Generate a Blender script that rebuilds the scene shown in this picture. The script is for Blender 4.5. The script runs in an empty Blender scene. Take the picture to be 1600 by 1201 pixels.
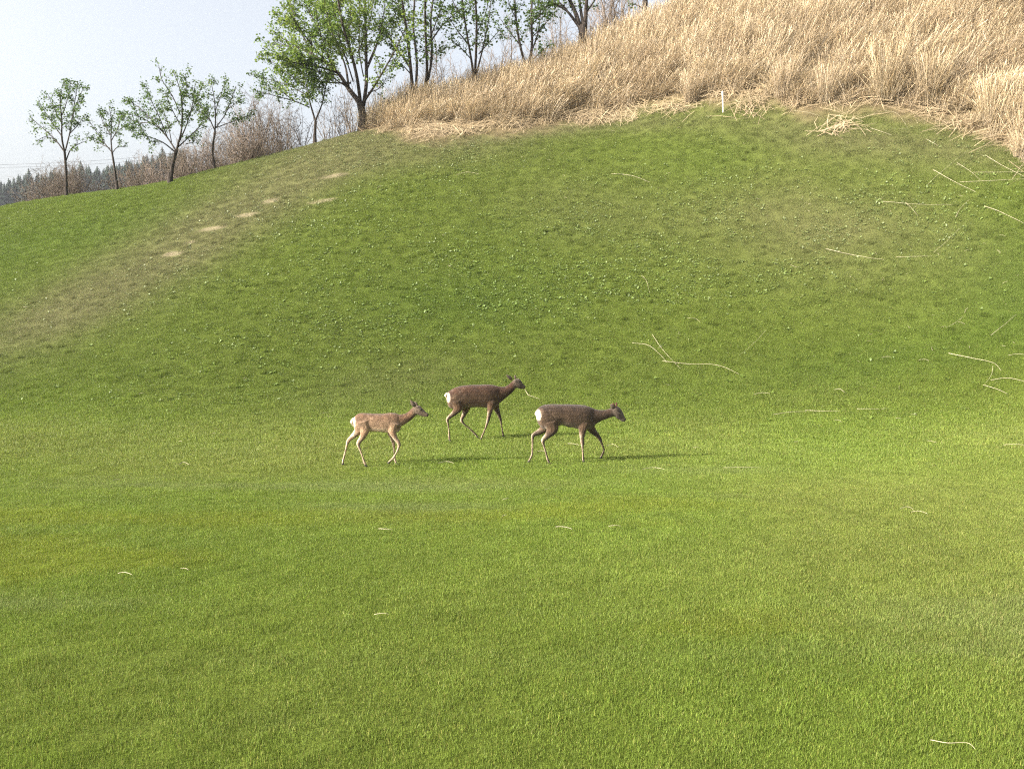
import bpy, bmesh, math, random
import numpy as np
from mathutils import Vector, Matrix, Quaternion

random.seed(7)
rng = np.random.default_rng(11)
scene = bpy.context.scene
COL = scene.collection

# ------------------------------------------------------------------ camera
F = 1300.0                       # focal length in pixels of the 1600 px wide photograph
CAM_Z = 2.4
PITCH = math.atan((600.5 - 480.0) / F)
cam_data = bpy.data.cameras.new("camera")
cam_data.sensor_width = 36.0
cam_data.lens = F / 1600.0 * 36.0
cam_data.clip_start = 0.1
cam_data.clip_end = 4000.0
cam = bpy.data.objects.new("camera", cam_data)
COL.objects.link(cam)
cam.location = (0, 0, CAM_Z)
cam.rotation_euler = (math.radians(90) - PITCH, 0, 0)
scene.camera = cam

# ------------------------------------------------------------------ sky and sun
SUN_EL = math.radians(26.5)
SUN_TRAVEL = Vector((1.0, 0.42, 0)).normalized()
world = bpy.data.worlds.new("World")
scene.world = world
world.use_nodes = True
wn = world.node_tree
sky = wn.nodes.new("ShaderNodeTexSky")
sky.sky_type = 'NISHITA'
sky.sun_disc = False
sky.sun_elevation = SUN_EL
sky.sun_rotation = math.atan2(-SUN_TRAVEL.x, -SUN_TRAVEL.y) % (2 * math.pi)
sky.air_density = 1.0
sky.dust_density = 6.0
sky.ozone_density = 1.0
hs = wn.nodes.new("ShaderNodeHueSaturation")
hs.inputs["Saturation"].default_value = 0.38          # blue taken out of the sky colour for an overexposed look
wn.links.new(sky.outputs[0], hs.inputs["Color"])
wn.links.new(hs.outputs[0], wn.nodes["Background"].inputs[0])
wn.nodes["Background"].inputs[1].default_value = 0.145
sun_data = bpy.data.lights.new("sun", 'SUN')
sun_data.energy = 5.0
sun_data.angle = math.radians(0.6)
sun_data.color = (1.0, 0.92, 0.8)
sun = bpy.data.objects.new("sun", sun_data)
COL.objects.link(sun)
travel = Vector((SUN_TRAVEL.x * math.cos(SUN_EL), SUN_TRAVEL.y * math.cos(SUN_EL), -math.sin(SUN_EL)))
sun.rotation_mode = 'QUATERNION'
sun.rotation_quaternion = travel.to_track_quat('-Z', 'Y')
sun.location = (-30, -10, 40)
scene.view_settings.view_transform = 'Standard'
scene.view_settings.look = 'None'
scene.view_settings.gamma = 1.0
scene.view_settings.use_curve_mapping = False
scene.view_settings.exposure = 1.31
scene.render.engine = 'CYCLES'
scene.cycles.max_bounces = 6
scene.cycles.transparent_max_bounces = 8
scene.cycles.volume_bounces = 0
scene.cycles.use_denoising = False
scene.cycles.filter_width = 1.2

# ------------------------------------------------------------------ small maths
def ray(u, v):
    a = (np.asarray(u, float) - 800.0) / F
    b = (600.5 - np.asarray(v, float)) / F
    cp, sp = math.cos(PITCH), math.sin(PITCH)
    y = cp + b * sp
    z = -sp + b * cp
    return a / y, z / y           # x and z per metre of depth y

def at(u, v, d):
    a, b = ray(u, v)
    return np.stack([a * d, np.asarray(d, float) + 0 * a, CAM_Z + b * d], -1)

def _hash(ix, iy, s):
    h = (ix * 374761393 + iy * 668265263 + s * 974711) & 0x7fffffff
    h = ((h ^ (h >> 13)) * 1274126177) & 0x7fffffff
    return ((h ^ (h >> 16)) & 0xffff) / 65535.0

def noise(x, y, s=0):
    x = np.asarray(x, float); y = np.asarray(y, float)
    ix = np.floor(x).astype(np.int64); iy = np.floor(y).astype(np.int64)
    fx = x - ix; fy = y - iy
    fx = fx * fx * (3 - 2 * fx); fy = fy * fy * (3 - 2 * fy)
    a = _hash(ix, iy, s); b = _hash(ix + 1, iy, s); c = _hash(ix, iy + 1, s); d = _hash(ix + 1, iy + 1, s)
    return (a + (b - a) * fx) * (1 - fy) + (c + (d - c) * fx) * fy

def fbm(x, y, s=0, o=4):
    t = 0; w = 0.5; n = 0
    for k in range(o):
        t = t + w * noise(np.asarray(x) * 2 ** k + 17.3 * k, np.asarray(y) * 2 ** k - 9.1 * k, s + k); n += w; w *= 0.55
    return t / n

def sstep(a, b, x):
    t = np.clip((np.asarray(x, float) - a) / (b - a), 0, 1)
    return t * t * (3 - 2 * t)

# ------------------------------------------------------------------ terrain height
CP = []
def cp(u, v, d): CP.append(at(u, v, d))
for y in (0, 4, 8, 11):
    for x in (-14, -5, 5, 14): CP.append(np.array([x, y, 0.0]))
for x in (-30, 30):
    for y in (0, 10): CP.append(np.array([x, y, 0.0]))
for c in (
    # lawn and foot of the slope
    (1600, 760, 11.2), (0, 760, 11.2), (800, 720, 13.1), (0, 690, 14.7), (800, 670, 16.2), (1600, 690, 14.5),
    (1600, 640, 17.6), (1130, 630, 19.0), (800, 625, 19.6), (400, 640, 18.3), (0, 650, 17.6), (-400, 650, 17.6),
    # face
    (1600, 570, 19.4), (1600, 500, 21.0), (1600, 400, 23.6), (1600, 320, 25.6), (1600, 262, 27.2),
    (1130, 560, 21.3), (1130, 480, 23.8), (1130, 400, 26.5), (1130, 300, 30.0), (1130, 215, 33.2), (1130, 170, 35.0),
    (1400, 450, 23.6), (1400, 300, 27.6), (1400, 200, 30.8),
    (800, 560, 21.6), (800, 480, 24.4), (800, 400, 27.6), (800, 300, 32.0), (800, 200, 37.5),
    (400, 570, 20.9), (400, 500, 23.8), (400, 400, 28.6), (400, 320, 33.2), (400, 268, 37.5),
    (0, 600, 20.0), (0, 530, 23.6), (0, 450, 29.0), (0, 390, 34.0), (0, 345, 39.0),
    # under the reeds
    (1130, 110, 38.0), (1130, 40, 42.0), (1400, 120, 34.0), (1400, 0, 39.0), (1600, 160, 31.0), (1600, 0, 36.5),
    (950, 165, 39.0),
    ): cp(*c)
CREST = [(-250, 372, 44), (0, 324, 42), (104, 306, 42), (181, 297, 41.6), (265, 284, 41.2), (335, 264, 41), (450, 236, 41), (500, 222, 41),
         (568, 203, 41), (650, 178, 42), (740, 160, 42.6), (825, 140, 43.2), (910, 100, 44), (1007, 60, 45), (1130, -20, 47), (1400, -130, 47), (1600, -160, 46)]
for c in CREST:
    cp(*c)
    p = at(*c)
    CP.append(p + np.array([p[0] / p[1] * 4, 4, 0.25]))
    CP.append(p + np.array([p[0] / p[1] * 12, 12, -0.6]))
CP = np.array(CP)

def tps_fit(P, lam=0.02):
    X = P[:, :2] / 10.0
    n = len(X)
    r2 = ((X[:, None] - X[None]) ** 2).sum(-1)
    K = 0.5 * r2 * np.log(r2 + 1e-12) + lam * np.eye(n)
    A = np.zeros((n + 3, n + 3)); A[:n, :n] = K
    A[:n, n] = 1; A[:n, n + 1:] = X; A[n, :n] = 1; A[n + 1:, :n] = X.T
    return np.linalg.solve(A, np.concatenate([P[:, 2], np.zeros(3)])), X
TW, TX = tps_fit(CP)

RIDGE_U = np.array([-1200, -400, -60, 0, 40, 80, 120, 170, 220, 280, 340, 420, 520, 900, 1600, 2600])
RIDGE_V = np.array([400, 350, 312, 290, 281, 274, 266, 260, 251, 240, 235, 225, 215, 215, 240, 330])

def tps(x, y):
    x = np.asarray(x, float) / 10; y = np.asarray(y, float) / 10
    out = TW[-3] + TW[-2] * x + TW[-1] * y
    for w, c in zip(TW[:-3], TX):
        r2 = (x - c[0]) ** 2 + (y - c[1]) ** 2
        out = out + w * 0.5 * r2 * np.log(r2 + 1e-12)
    return out

def height(x, y):
    x = np.asarray(x, float); y = np.asarray(y, float)
    xs = np.clip(x, -34, 40); ys = np.clip(y, -3, 56)
    h = tps(xs, ys)
    base = 1 - sstep(2.0, 6.0, np.hypot(np.maximum(y, 0) * 0 + x, y) * 0 + y)   # very near ground stays flat
    h = h * (1 - base) + 0.0 * base
    w = np.exp(-((np.abs(x) - 34).clip(0) / 60) ** 2)
    h = h * w
    # behind the crest the land sinks slowly to a plain, then rises as a far wooded ridge
    far = sstep(56, 190, y)
    h = h * (1 - far)
    # its crest line, read from the picture at 330 m
    uu = 800 + F * x / 330.0
    vv = np.interp(uu, RIDGE_U, RIDGE_V) + 30
    ridge = (CAM_Z + 330.0 * (480 - vv) / F - 3.0) * sstep(255, 330, y) * (1 - .5 * sstep(340, 700, y)) * (1 + .05 * (fbm(x / 30, y / 30, 5, 3) - .5))
    h = h + ridge
    h = h + 0.035 * (fbm(x / 4.6, y / 4.6, 3, 2) - 0.5) * sstep(3, 8, y) * (1 - sstep(60, 90, y))
    rough = sstep(16.5, 21, y) * (1 - sstep(52, 60, y))
    h = h + 0.014 * (fbm(x / 0.9, y / 0.8, 9, 2) - 0.5) * rough
    h = h + 0.020 * (fbm(x / 0.30 + .3 * y, y / 0.24, 13, 2) - 0.5) * rough * (.25 + .75 * sstep(.38, .6, fbm(x / 2.8, y / 2.8, 15, 2)))
    return h

def hit(u, v, d0=4.0, d1=60.0):
    a, b = ray(u, v)
    d = np.arange(d0, d1, 0.05)
    f = CAM_Z + b * d - height(a * d, d)
    k = np.where(f <= 0)[0]
    if len(k) and d[k[0]] < 47: dd = d[k[0]]
    else:                                    # the sight line just clears the crest: take its nearest approach
        q = (d > 20) & (d < 47); dd = d[q][np.argmin(f[q])]
    return Vector((float(a * dd), float(dd), float(height(a * dd, dd))))

def project(x, y, z):
    cp_, sp_ = math.cos(PITCH), math.sin(PITCH)
    w = y * cp_ - (z - CAM_Z) * sp_
    return 800 + F * x / w, 600.5 - F * (y * sp_ + (z - CAM_Z) * cp_) / w

def slope_normal(x, y, e=0.15):
    gx = (height(x + e, y) - height(x - e, y)) / (2 * e)
    gy = (height(x, y + e) - height(x, y - e)) / (2 * e)
    n = np.stack([-gx, -gy, np.ones_like(gx)], -1)
    return n / np.linalg.norm(n, axis=-1, keepdims=True)

# edge of the reed bed as (u, v) in the picture, converted to a ground polyline
EDGE_UV = [(560, 206), (600, 203), (700, 202), (760, 198), (820, 196), (900, 178), (1000, 164), (1080, 160), (1130, 158), (1200, 158),
           (1260, 170), (1330, 168), (1420, 172), (1500, 190), (1560, 215), (1610, 255), (1700, 330)]
EDGE = [hit(u, v, 15) for u, v in EDGE_UV]
EX = np.array([e.x for e in EDGE]); EY = np.array([e.y for e in EDGE])
def edge_y(x):
    return np.interp(x, EX, EY, left=60, right=EY[-1] - 4)
def reed_dist(x, y):             # metres inside the reed bed (positive) measured in depth
    w = 0.9 * (fbm(np.asarray(x) / 2.2, np.asarray(y) * 0 + 3.3, 21, 3) - 0.5) * 2
    return np.asarray(y, float) - (edge_y(x) + w)

# ------------------------------------------------------------------ surface colours (what the turf really is: fresh, thin, dead)
SAND = [(270, 397, 24, 4), (333, 357, 26, 4), (383, 336, 27, 4), (424, 314, 18, 4), (505, 314, 30, 4), (300, 378, 14, 3), (520, 275, 35, 5)]
def turf(x, y):
    """returns colour (n,3), dryness, sand, weeds for ground points"""
    x = np.asarray(x, float); y = np.asarray(y, float)
    z = height(x, y)
    u, v = project(x, np.maximum(y, 2), z)
    n1 = fbm(x / 4.8, y / 4.8, 31, 2); n2 = fbm(x / 1.1, y / 1.1, 41, 3); n3 = fbm(x / 0.35, y / 0.35, 51, 2)
    fresh = np.array([0.142, 0.204, 0.029]); olive = np.array([0.168, 0.202, 0.042])
    grey = np.array([0.165, 0.200, 0.075]); dead = np.array([0.178, 0.165, 0.092]); dark = np.array([0.090, 0.145, 0.022])
    sandc = np.array([0.33, 0.285, 0.20])
    c = fresh + (olive - fresh) * (.7 * sstep(.3, .75, n1))[..., None]
    # worn, paler strips of the fairway lie across the view
    bandn = fbm(x / 9.0 + 3, y / 1.3, 61, 3)
    g = sstep(.50, .68, bandn) * (1 - sstep(11, 15, y)) * 0.42
    c = c + (grey - c) * g[..., None]
    yel = sstep(.55, .7, fbm(x / 5.0 + 9, y / 1.1 + 4, 66, 3)) * (1 - sstep(9, 13, y)) * .6
    c = c + (np.array([0.165, 0.205, 0.022]) - c) * yel[..., None]
    # the slope: darker green with dead thatch in patches
    s = sstep(16, 21, y)
    c = c + (np.array([.116, .163, .028]) - c) * (s * .85)[..., None]
    def blob(cu, cv, ru, rv, ang=0):
        ca, sa = math.cos(ang), math.sin(ang)
        du, dv = u - cu, v - cv
        q = ((du * ca + dv * sa) / ru) ** 2 + ((-du * sa + dv * ca) / rv) ** 2
        return np.exp(-q)
    B = (blob(330, 355, 330, 50, -.52) * 1.0 + blob(80, 490, 220, 50, -.35) * .35 + blob(620, 240, 210, 30, -.08) * .6
         + blob(1330, 360, 260, 90, .1) * .6 + blob(760, 205, 260, 16, -.06) * .9 + blob(1350, 215, 300, 38, .12) * .9
         + blob(600, 600, 140, 35, -.2) * .3 + blob(900, 330, 150, 60) * .25)
    B = B * (1 - sstep(700, 760, v)) * sstep(12, 16, y) * (1 - sstep(46, 50, y))
    dry = np.clip(B * (0.55 + 0.9 * n1) * (.88 + .24 * n2), 0, 1) + 0.03 * sstep(.5, .8, n2)
    dry = np.clip(dry * .72, 0, .65)
    lush = (blob(1600, 440, 110, 90) + blob(1400, 560, 260, 40, -.2) * .6 + blob(60, 380, 260, 28, -.22) * .8 + blob(720, 470, 150, 50) * .7 + blob(1110, 250, 80, 30)*.3) * s
    c = c + (dark - c) * np.clip(lush * (.5 + .8 * n1) * .8, 0, .85)[..., None]
    c = c + (dead - c) * dry[..., None]
    sand = np.zeros_like(x)
    for (cu, cv, ru, rv) in SAND:
        sand = np.maximum(sand, .8 * sstep(.5, .75, blob(cu, cv, ru * 1.1, rv * 1.1, -.16) * (.5 + .9 * n2)))
    c = c + (sandc - c) * (sand * .9)[..., None]
    rd = reed_dist(x, y)
    rb = sstep(-1.6, 0.2, rd + 1.4 * (n2 - .5)) * sstep(-9, -7, x)
    c = c + (np.array([0.25, 0.20, 0.125]) - c) * rb[..., None]
    c = c * (0.95 + 0.10 * n2[..., None]) * (0.94 + 0.14 * n3[..., None])
    farw = sstep(58, 75, y)
    c = c + (np.array([0.10, 0.10, 0.06]) - c) * farw[..., None]
    c = c + (np.array([0.022, 0.032, 0.02]) - c) * sstep(70, 110, y)[..., None]
    weeds = (blob(880, 430, 330, 75, -.1) * 1.0 + blob(1050, 400, 250, 70) * .6 + blob(560, 500, 330, 70, -.35) * .65 + blob(480, 350, 220, 70, -.4) * .7
             + blob(1200, 330, 250, 90) * .55 + blob(650, 240, 160, 35) * .7 + blob(1500, 300, 160, 70) * .5) * s
    weeds = np.clip(weeds, 0, 1) * sstep(.40, .62, .5 * fbm(x / 1.4, y / 1.4, 71, 3) + .5 * fbm(x / .45, y / .4, 73, 2))
    return c, dry, sand, weeds, rb

# ------------------------------------------------------------------ materials
MATS = {}
def mat(name, rough=0.9, spec=0.2):
    m = bpy.data.materials.new(name); m.use_nodes = True
    MATS[name] = m
    b = m.node_tree.nodes["Principled BSDF"]
    b.inputs["Roughness"].default_value = rough
    b.inputs["Specular IOR Level"].default_value = spec
    return m, m.node_tree, b

def add(nt, kind, **kw):
    n = nt.nodes.new(kind)
    for k, v in kw.items():
        if k.startswith("i_"): n.inputs[k[2:].replace("_", " ")].default_value = v
        else: setattr(n, k, v)
    return n

def ramp(nt, fac, stops):
    r = nt.nodes.new("ShaderNodeValToRGB")
    while len(r.color_ramp.elements) > 1: r.color_ramp.elements.remove(r.color_ramp.elements[-1])
    r.color_ramp.elements[0].position = stops[0][0]; r.color_ramp.elements[0].color = (*stops[0][1], 1)
    for p, c in stops[1:]:
        e = r.color_ramp.elements.new(p); e.color = (*c, 1)
    nt.links.new(fac, r.inputs[0])
    return r.outputs[0]

def bump(nt, b, h, dist, strength=1.0):
    n = nt.nodes.new("ShaderNodeBump"); n.inputs["Distance"].default_value = dist; n.inputs["Strength"].default_value = strength
    nt.links.new(h, n.inputs["Height"]); nt.links.new(n.outputs[0], b.inputs["Normal"])

def mixc(nt, kind, fac, a, b):
    n = nt.nodes.new("ShaderNodeMix"); n.data_type = 'RGBA'; n.blend_type = kind
    if isinstance(fac, (int, float)): n.inputs[0].default_value = fac
    else: nt.links.new(fac, n.inputs[0])
    for k, s in ((6, a), (7, b)):
        if isinstance(s, tuple): n.inputs[k].default_value = (*s, 1)
        else: nt.links.new(s, n.inputs[k])
    return n.outputs[2]

def leaf_shader(m, color_socket, rough=.6, trans=.35, spec=.25):
    """two-sided blade: reflects and lets light through"""
    nt = m.node_tree; b = nt.nodes["Principled BSDF"]
    out = nt.nodes["Material Output"]
    nt.links.new(color_socket, b.inputs["Base Color"])
    b.inputs["Roughness"].default_value = rough; b.inputs["Specular IOR Level"].default_value = spec
    t = nt.nodes.new("ShaderNodeBsdfTranslucent"); nt.links.new(color_socket, t.inputs[0])
    mx = nt.nodes.new("ShaderNodeMixShader"); mx.inputs[0].default_value = trans
    nt.links.new(b.outputs[0], mx.inputs[1]); nt.links.new(t.outputs[0], mx.inputs[2]); nt.links.new(mx.outputs[0], out.inputs[0])

# soil and thatch seen between the blades
m_ground, nt, b = mat("turf_soil", .95, .1)
at_ = add(nt, "ShaderNodeAttribute", attribute_name="turf")
n1 = add(nt, "ShaderNodeTexNoise", i_Scale=34.0, i_Detail=5.0, i_Roughness=.7)
n2 = add(nt, "ShaderNodeTexNoise", i_Scale=6.0, i_Detail=4.0)
tc = add(nt, "ShaderNodeTexCoord")
nt.links.new(tc.outputs["Object"], n1.inputs[0]); nt.links.new(tc.outputs["Object"], n2.inputs[0])
k = ramp(nt, n1.outputs[0], [(.3, (.38, .36, .31)), (.7, (.80, .78, .70))])  # turf colour darkened so gaps between blades look shaded
c = mixc(nt, 'MULTIPLY', 1.0, at_.outputs["Color"], k)
nt.links.new(c, b.inputs["Base Color"])
bump(nt, b, n1.outputs[0], .03)

def blade_material(name, trans, var=.22):
    m, nt, b = mat(name)
    a = add(nt, "ShaderNodeAttribute", attribute_name="tint", attribute_type='INSTANCER')
    g = add(nt, "ShaderNodeAttribute", attribute_name="shade")
    c = mixc(nt, 'MULTIPLY', 1.0, a.outputs["Color"], g.outputs["Color"])
    leaf_shader(m, c, .55, trans, .3)
    return m
m_blade = blade_material("grass_blade", .35)

m_straw, nt, b = mat("dry_straw", .6, .3)
g = add(nt, "ShaderNodeAttribute", attribute_name="shade")
oi = add(nt, "ShaderNodeObjectInfo")
base = ramp(nt, oi.outputs["Random"], [(0, (.40, .33, .215)), (.5, (.49, .415, .28)), (1, (.44, .37, .235))])
gp = add(nt, "ShaderNodeNewGeometry"); n1 = add(nt, "ShaderNodeTexNoise", i_Scale=.45, i_Detail=3.0); nt.links.new(gp.outputs["Position"], n1.inputs[0])
c = mixc(nt, 'MULTIPLY', 1.0, base, g.outputs["Color"])
c = mixc(nt, 'MULTIPLY', 1.0, c, ramp(nt, n1.outputs[0], [(.35, (.84, .80, .77)), (.62, (1.08, 1.06, 1.04))]))
leaf_shader(m_straw, c, .55, .25, .3)

m_stalk, nt, b = mat("bleached_stalk", .5, .35)
tc = add(nt, "ShaderNodeTexCoord"); n1 = add(nt, "ShaderNodeTexNoise", i_Scale=9.0, i_Detail=3.0)
nt.links.new(tc.outputs["Object"], n1.inputs[0])
nt.links.new(ramp(nt, n1.outputs[0], [(.35, (.30, .265, .165)), (.55, (.45, .405, .27)), (.7, (.26, .225, .145))]), b.inputs["Base Color"])

def bark(name, c0, c1, scale=14):
    m, nt, b = mat(name, .9, .15)
    tc = add(nt, "ShaderNodeTexCoord"); mp = add(nt, "ShaderNodeMapping"); mp.inputs["Scale"].default_value = (1, 1, .25)
    n1 = add(nt, "ShaderNodeTexNoise", i_Scale=float(scale), i_Detail=5.0)
    nt.links.new(tc.outputs["Object"], mp.inputs[0]); nt.links.new(mp.outputs[0], n1.inputs[0])
    nt.links.new(ramp(nt, n1.outputs[0], [(.3, c0), (.7, c1)]), b.inputs["Base Color"])
    bump(nt, b, n1.outputs[0], .02)
    return m
m_bark = bark("tree_bark", (.022, .017, .014), (.065, .053, .045))
m_twig = bark("bare_twig", (.10, .078, .058), (.175, .14, .11))
m_twig_pale = bark("pale_twig", (.16, .125, .10), (.26, .21, .17))

def leafmat(name, stops, trans=.45):
    m, nt, b = mat(name)
    a = add(nt, "ShaderNodeAttribute", attribute_name="shade")
    leaf_shader(m, ramp(nt, a.outputs["Fac"], stops), .5, trans, .35)
    return m
m_leaf = leafmat("young_leaf", [(0, (.05, .095, .02)), (.6, (.09, .15, .03)), (1, (.17, .23, .045))])
m_leaf_bright = leafmat("fresh_leaf", [(0, (.05, .10, .018)), (.4, (.12, .19, .03)), (1, (.24, .30, .05))])
m_weed, nt, b = mat("weed_leaf")
a = add(nt, "ShaderNodeAttribute", attribute_name="tint", attribute_type='INSTANCER')
leaf_shader(m_weed, a.outputs["Color"], .45, .3, .4)
m_conifer = leafmat("conifer_needles", [(0, (.015, .028, .02)), (1, (.04, .065, .04))], .1)
m_white, nt, b = mat("white_paint", .5, .4); b.inputs["Base Color"].default_value = (.8, .78, .72, 1)
tc = add(nt, "ShaderNodeTexCoord"); n1 = add(nt, "ShaderNodeTexNoise", i_Scale=12.0)
nt.links.new(tc.outputs["Object"], n1.inputs[0]); nt.links.new(ramp(nt, n1.outputs[0], [(.3, (.62, .58, .48)), (.6, (.82, .80, .75))]), b.inputs["Base Color"])
m_cable, nt, b = mat("cable", .6); b.inputs["Base Color"].default_value = (.12, .12, .13, 1)

# ------------------------------------------------------------------ object helpers
def new_mesh(name, verts, faces, material=None, colors=None, smooth=False, attr="shade"):
    me = bpy.data.meshes.new(name)
    verts = np.asarray(verts, np.float32).reshape(-1, 3)
    if isinstance(faces, np.ndarray):
        k = faces.shape[1]
        me.vertices.add(len(verts)); me.vertices.foreach_set("co", verts.ravel())
        me.loops.add(faces.size); me.loops.foreach_set("vertex_index", faces.astype(np.int32).ravel())
        me.polygons.add(len(faces)); me.polygons.foreach_set("loop_start", np.arange(0, faces.size, k, dtype=np.int32))
        me.update(calc_edges=True)
    else:
        me.from_pydata(verts.tolist(), [], faces)
    if colors is not None:
        colors = np.asarray(colors, np.float32)
        if colors.ndim == 1: colors = np.stack([colors] * 3, -1)
        ca = me.color_attributes.new(attr, 'FLOAT_COLOR', 'POINT')
        ca.data.foreach_set("color", np.concatenate([colors, np.ones((len(colors), 1), np.float32)], 1).astype(np.float32).ravel())
    if smooth: me.polygons.foreach_set("use_smooth", np.ones(len(me.polygons), bool))
    if material: me.materials.append(material)
    return me

def link(name, me, parent=None, **props):
    o = bpy.data.objects.new(name, me); COL.objects.link(o)
    if parent: o.parent = parent
    for k, v in props.items():
        if v is not None: o[k] = v
    return o

def empty(name, loc, **props):
    o = bpy.data.objects.new(name, None); COL.objects.link(o); o.location = loc; o.empty_display_size = .2
    for k, v in props.items():
        if v is not None: o[k] = v
    return o

def tube(path, radii, n=5):
    """verts, quads of a tapered tube along a path of (x,y,z)"""
    P = np.asarray(path, float); R = np.asarray(radii, float)
    T = np.gradient(P, axis=0); T /= np.linalg.norm(T, axis=1, keepdims=True) + 1e-9
    up = np.array([0, 0, 1.0]) if abs(T[0, 2]) < .9 else np.array([1.0, 0, 0])
    A = np.cross(T, up); A /= np.linalg.norm(A, axis=1, keepdims=True) + 1e-9
    B = np.cross(T, A)
    th = np.arange(n) * 2 * math.pi / n
    V = P[:, None] + R[:, None, None] * (A[:, None] * np.cos(th)[None, :, None] + B[:, None] * np.sin(th)[None, :, None])
    m = len(P)
    i = np.arange(m - 1)[:, None] * n; j = np.arange(n)[None]
    Fq = np.stack([i + j, i + (j + 1) % n, i + n + (j + 1) % n, i + n + j], -1).reshape(-1, 4)
    return V.reshape(-1, 3), Fq

class Bag:
    def __init__(s): s.v = []; s.f = []; s.c = []; s.n = 0
    def add(s, v, f, c=1.0):
        s.v.append(v); s.f.append(f + s.n); s.n += len(v)
        s.c.append(np.full(len(v), c) if np.isscalar(c) else c)
    def mesh(s, name, m, smooth=False):
        return new_mesh(name, np.concatenate(s.v), np.concatenate(s.f), m, np.concatenate(s.c), smooth)

# ------------------------------------------------------------------ the ground sheet
ys = np.concatenate([[-60, -30, -12, -5, -1], np.arange(1, 16, .2), np.arange(16, 47, .085), np.arange(47, 50, .2), np.arange(50, 64, .8), np.geomspace(65, 900, 40)])
xs = np.concatenate([-np.geomspace(600, 26.5, 26), np.arange(-26, 26, .12), np.arange(26, 36, .3), np.geomspace(37, 600, 24)])
GX, GY = np.meshgrid(xs, ys)
gx, gy = GX.ravel(), GY.ravel()
GZ = height(gx, gy)
tcol = turf(gx, gy)[0]
W = len(xs); H = len(ys)
i = (np.arange(H - 1)[:, None] * W + np.arange(W - 1)[None]).ravel()
quads = np.stack([i, i + 1, i + W + 1, i + W], -1)
gm = new_mesh("ground", np.stack([gx, gy, GZ], -1), quads, m_ground, tcol, True, "turf")
link("ground", gm, kind="structure", label="green golf course lawn rising into a tall grassy bank")

# ------------------------------------------------------------------ thin spring haze filling the valley
m_haze = bpy.data.materials.new("haze_air"); m_haze.use_nodes = True
hn = m_haze.node_tree; hn.nodes.clear()
ho = hn.nodes.new("ShaderNodeOutputMaterial"); hv = hn.nodes.new("ShaderNodeVolumePrincipled")
hv.inputs["Color"].default_value = (.86, .92, 1.0, 1); hv.inputs["Density"].default_value = .00022; hv.inputs["Anisotropy"].default_value = .2
hn.links.new(hv.outputs[0], ho.inputs["Volume"])
bm = bmesh.new(); bmesh.ops.create_cube(bm, size=1)
zlo = float(GZ.min()) - 1.0; zhi = 84.0
for v_ in bm.verts: v_.co = Vector((v_.co.x * 1210, 420 + v_.co.y * 970, (zlo + zhi) / 2 + v_.co.z * (zhi - zlo)))
me = bpy.data.meshes.new("haze"); bm.to_mesh(me); bm.free(); me.materials.append(m_haze)
link("haze", me, kind="stuff", label="thin pale spring haze in the air over the course")
print("haze", zlo, zhi, GZ.max())

# ------------------------------------------------------------------ scattering: points with attributes, instanced by geometry nodes
def scatter_nodes(name, meshes_objs):
    ng = bpy.data.node_groups.new(name, 'GeometryNodeTree')
    ng.interface.new_socket(name="Geometry", in_out='INPUT', socket_type='NodeSocketGeometry')
    ng.interface.new_socket(name="Geometry", in_out='OUTPUT', socket_type='NodeSocketGeometry')
    N = ng.nodes; L = ng.links
    gi = N.new("NodeGroupInput"); go = N.new("NodeGroupOutput")
    m2p = N.new("GeometryNodeMeshToPoints"); L.new(gi.outputs[0], m2p.inputs[0])
    g2i = N.new("GeometryNodeGeometryToInstance")
    for me in reversed(meshes_objs):
        oi = N.new("GeometryNodeObjectInfo"); oi.inputs[0].default_value = me
        L.new(oi.outputs["Geometry"], g2i.inputs[0])
    iop = N.new("GeometryNodeInstanceOnPoints"); L.new(m2p.outputs[0], iop.inputs["Points"]); L.new(g2i.outputs[0], iop.inputs["Instance"])
    iop.inputs["Pick Instance"].default_value = True
    for an, sock, dt in (("rot", "Rotation", 'FLOAT_VECTOR'), ("scl", "Scale", 'FLOAT_VECTOR'), ("pick", "Instance Index", 'INT')):
        a = N.new("GeometryNodeInputNamedAttribute"); a.data_type = dt; a.inputs[0].default_value = an
        if an == "rot":
            e2r = N.new("FunctionNodeEulerToRotation"); L.new(a.outputs[0], e2r.inputs[0]); L.new(e2r.outputs[0], iop.inputs[sock])
        else: L.new(a.outputs[0], iop.inputs[sock])
    L.new(iop.outputs[0], go.inputs[0])
    return ng

def scatter(name, protos, pts, rot, scl, pick, tint, **props):
    me = bpy.data.meshes.new(name)
    me.vertices.add(len(pts)); me.vertices.foreach_set("co", np.asarray(pts, np.float32).ravel())
    def at_(n, t, d, f="vector"):
        a = me.attributes.new(n, t, 'POINT'); a.data.foreach_set(f, np.asarray(d, np.float32 if f != "value" else np.int32).ravel())
    at_("rot", 'FLOAT_VECTOR', rot); at_("scl", 'FLOAT_VECTOR', scl); at_("pick", 'INT', pick, "value")
    a = me.color_attributes.new("tint", 'FLOAT_COLOR', 'POINT')
    a.data.foreach_set("color", np.concatenate([tint, np.ones((len(tint), 1))], 1).astype(np.float32).ravel())
    o = link(name, me, **props)
    md = o.modifiers.new("scatter", 'NODES'); md.node_group = scatter_nodes(name + "_nodes", protos)
    return o

def proto(name, me):
    """source shape for a scatter: buried out of sight under the ground, never linked to the scene"""
    return bpy.data.objects.new(name, me)

def euler_align(nrm, yaw):
    """euler XYZ that first spins about z by yaw and then tilts z onto nrm"""
    out = np.zeros((len(nrm), 3))
    for k in range(len(nrm)):
        q = Vector((0, 0, 1)).rotation_difference(Vector(nrm[k])) @ Quaternion((0, 0, 1), yaw[k])
        e = q.to_euler('XYZ'); out[k] = (e.x, e.y, e.z)
    return out

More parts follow.
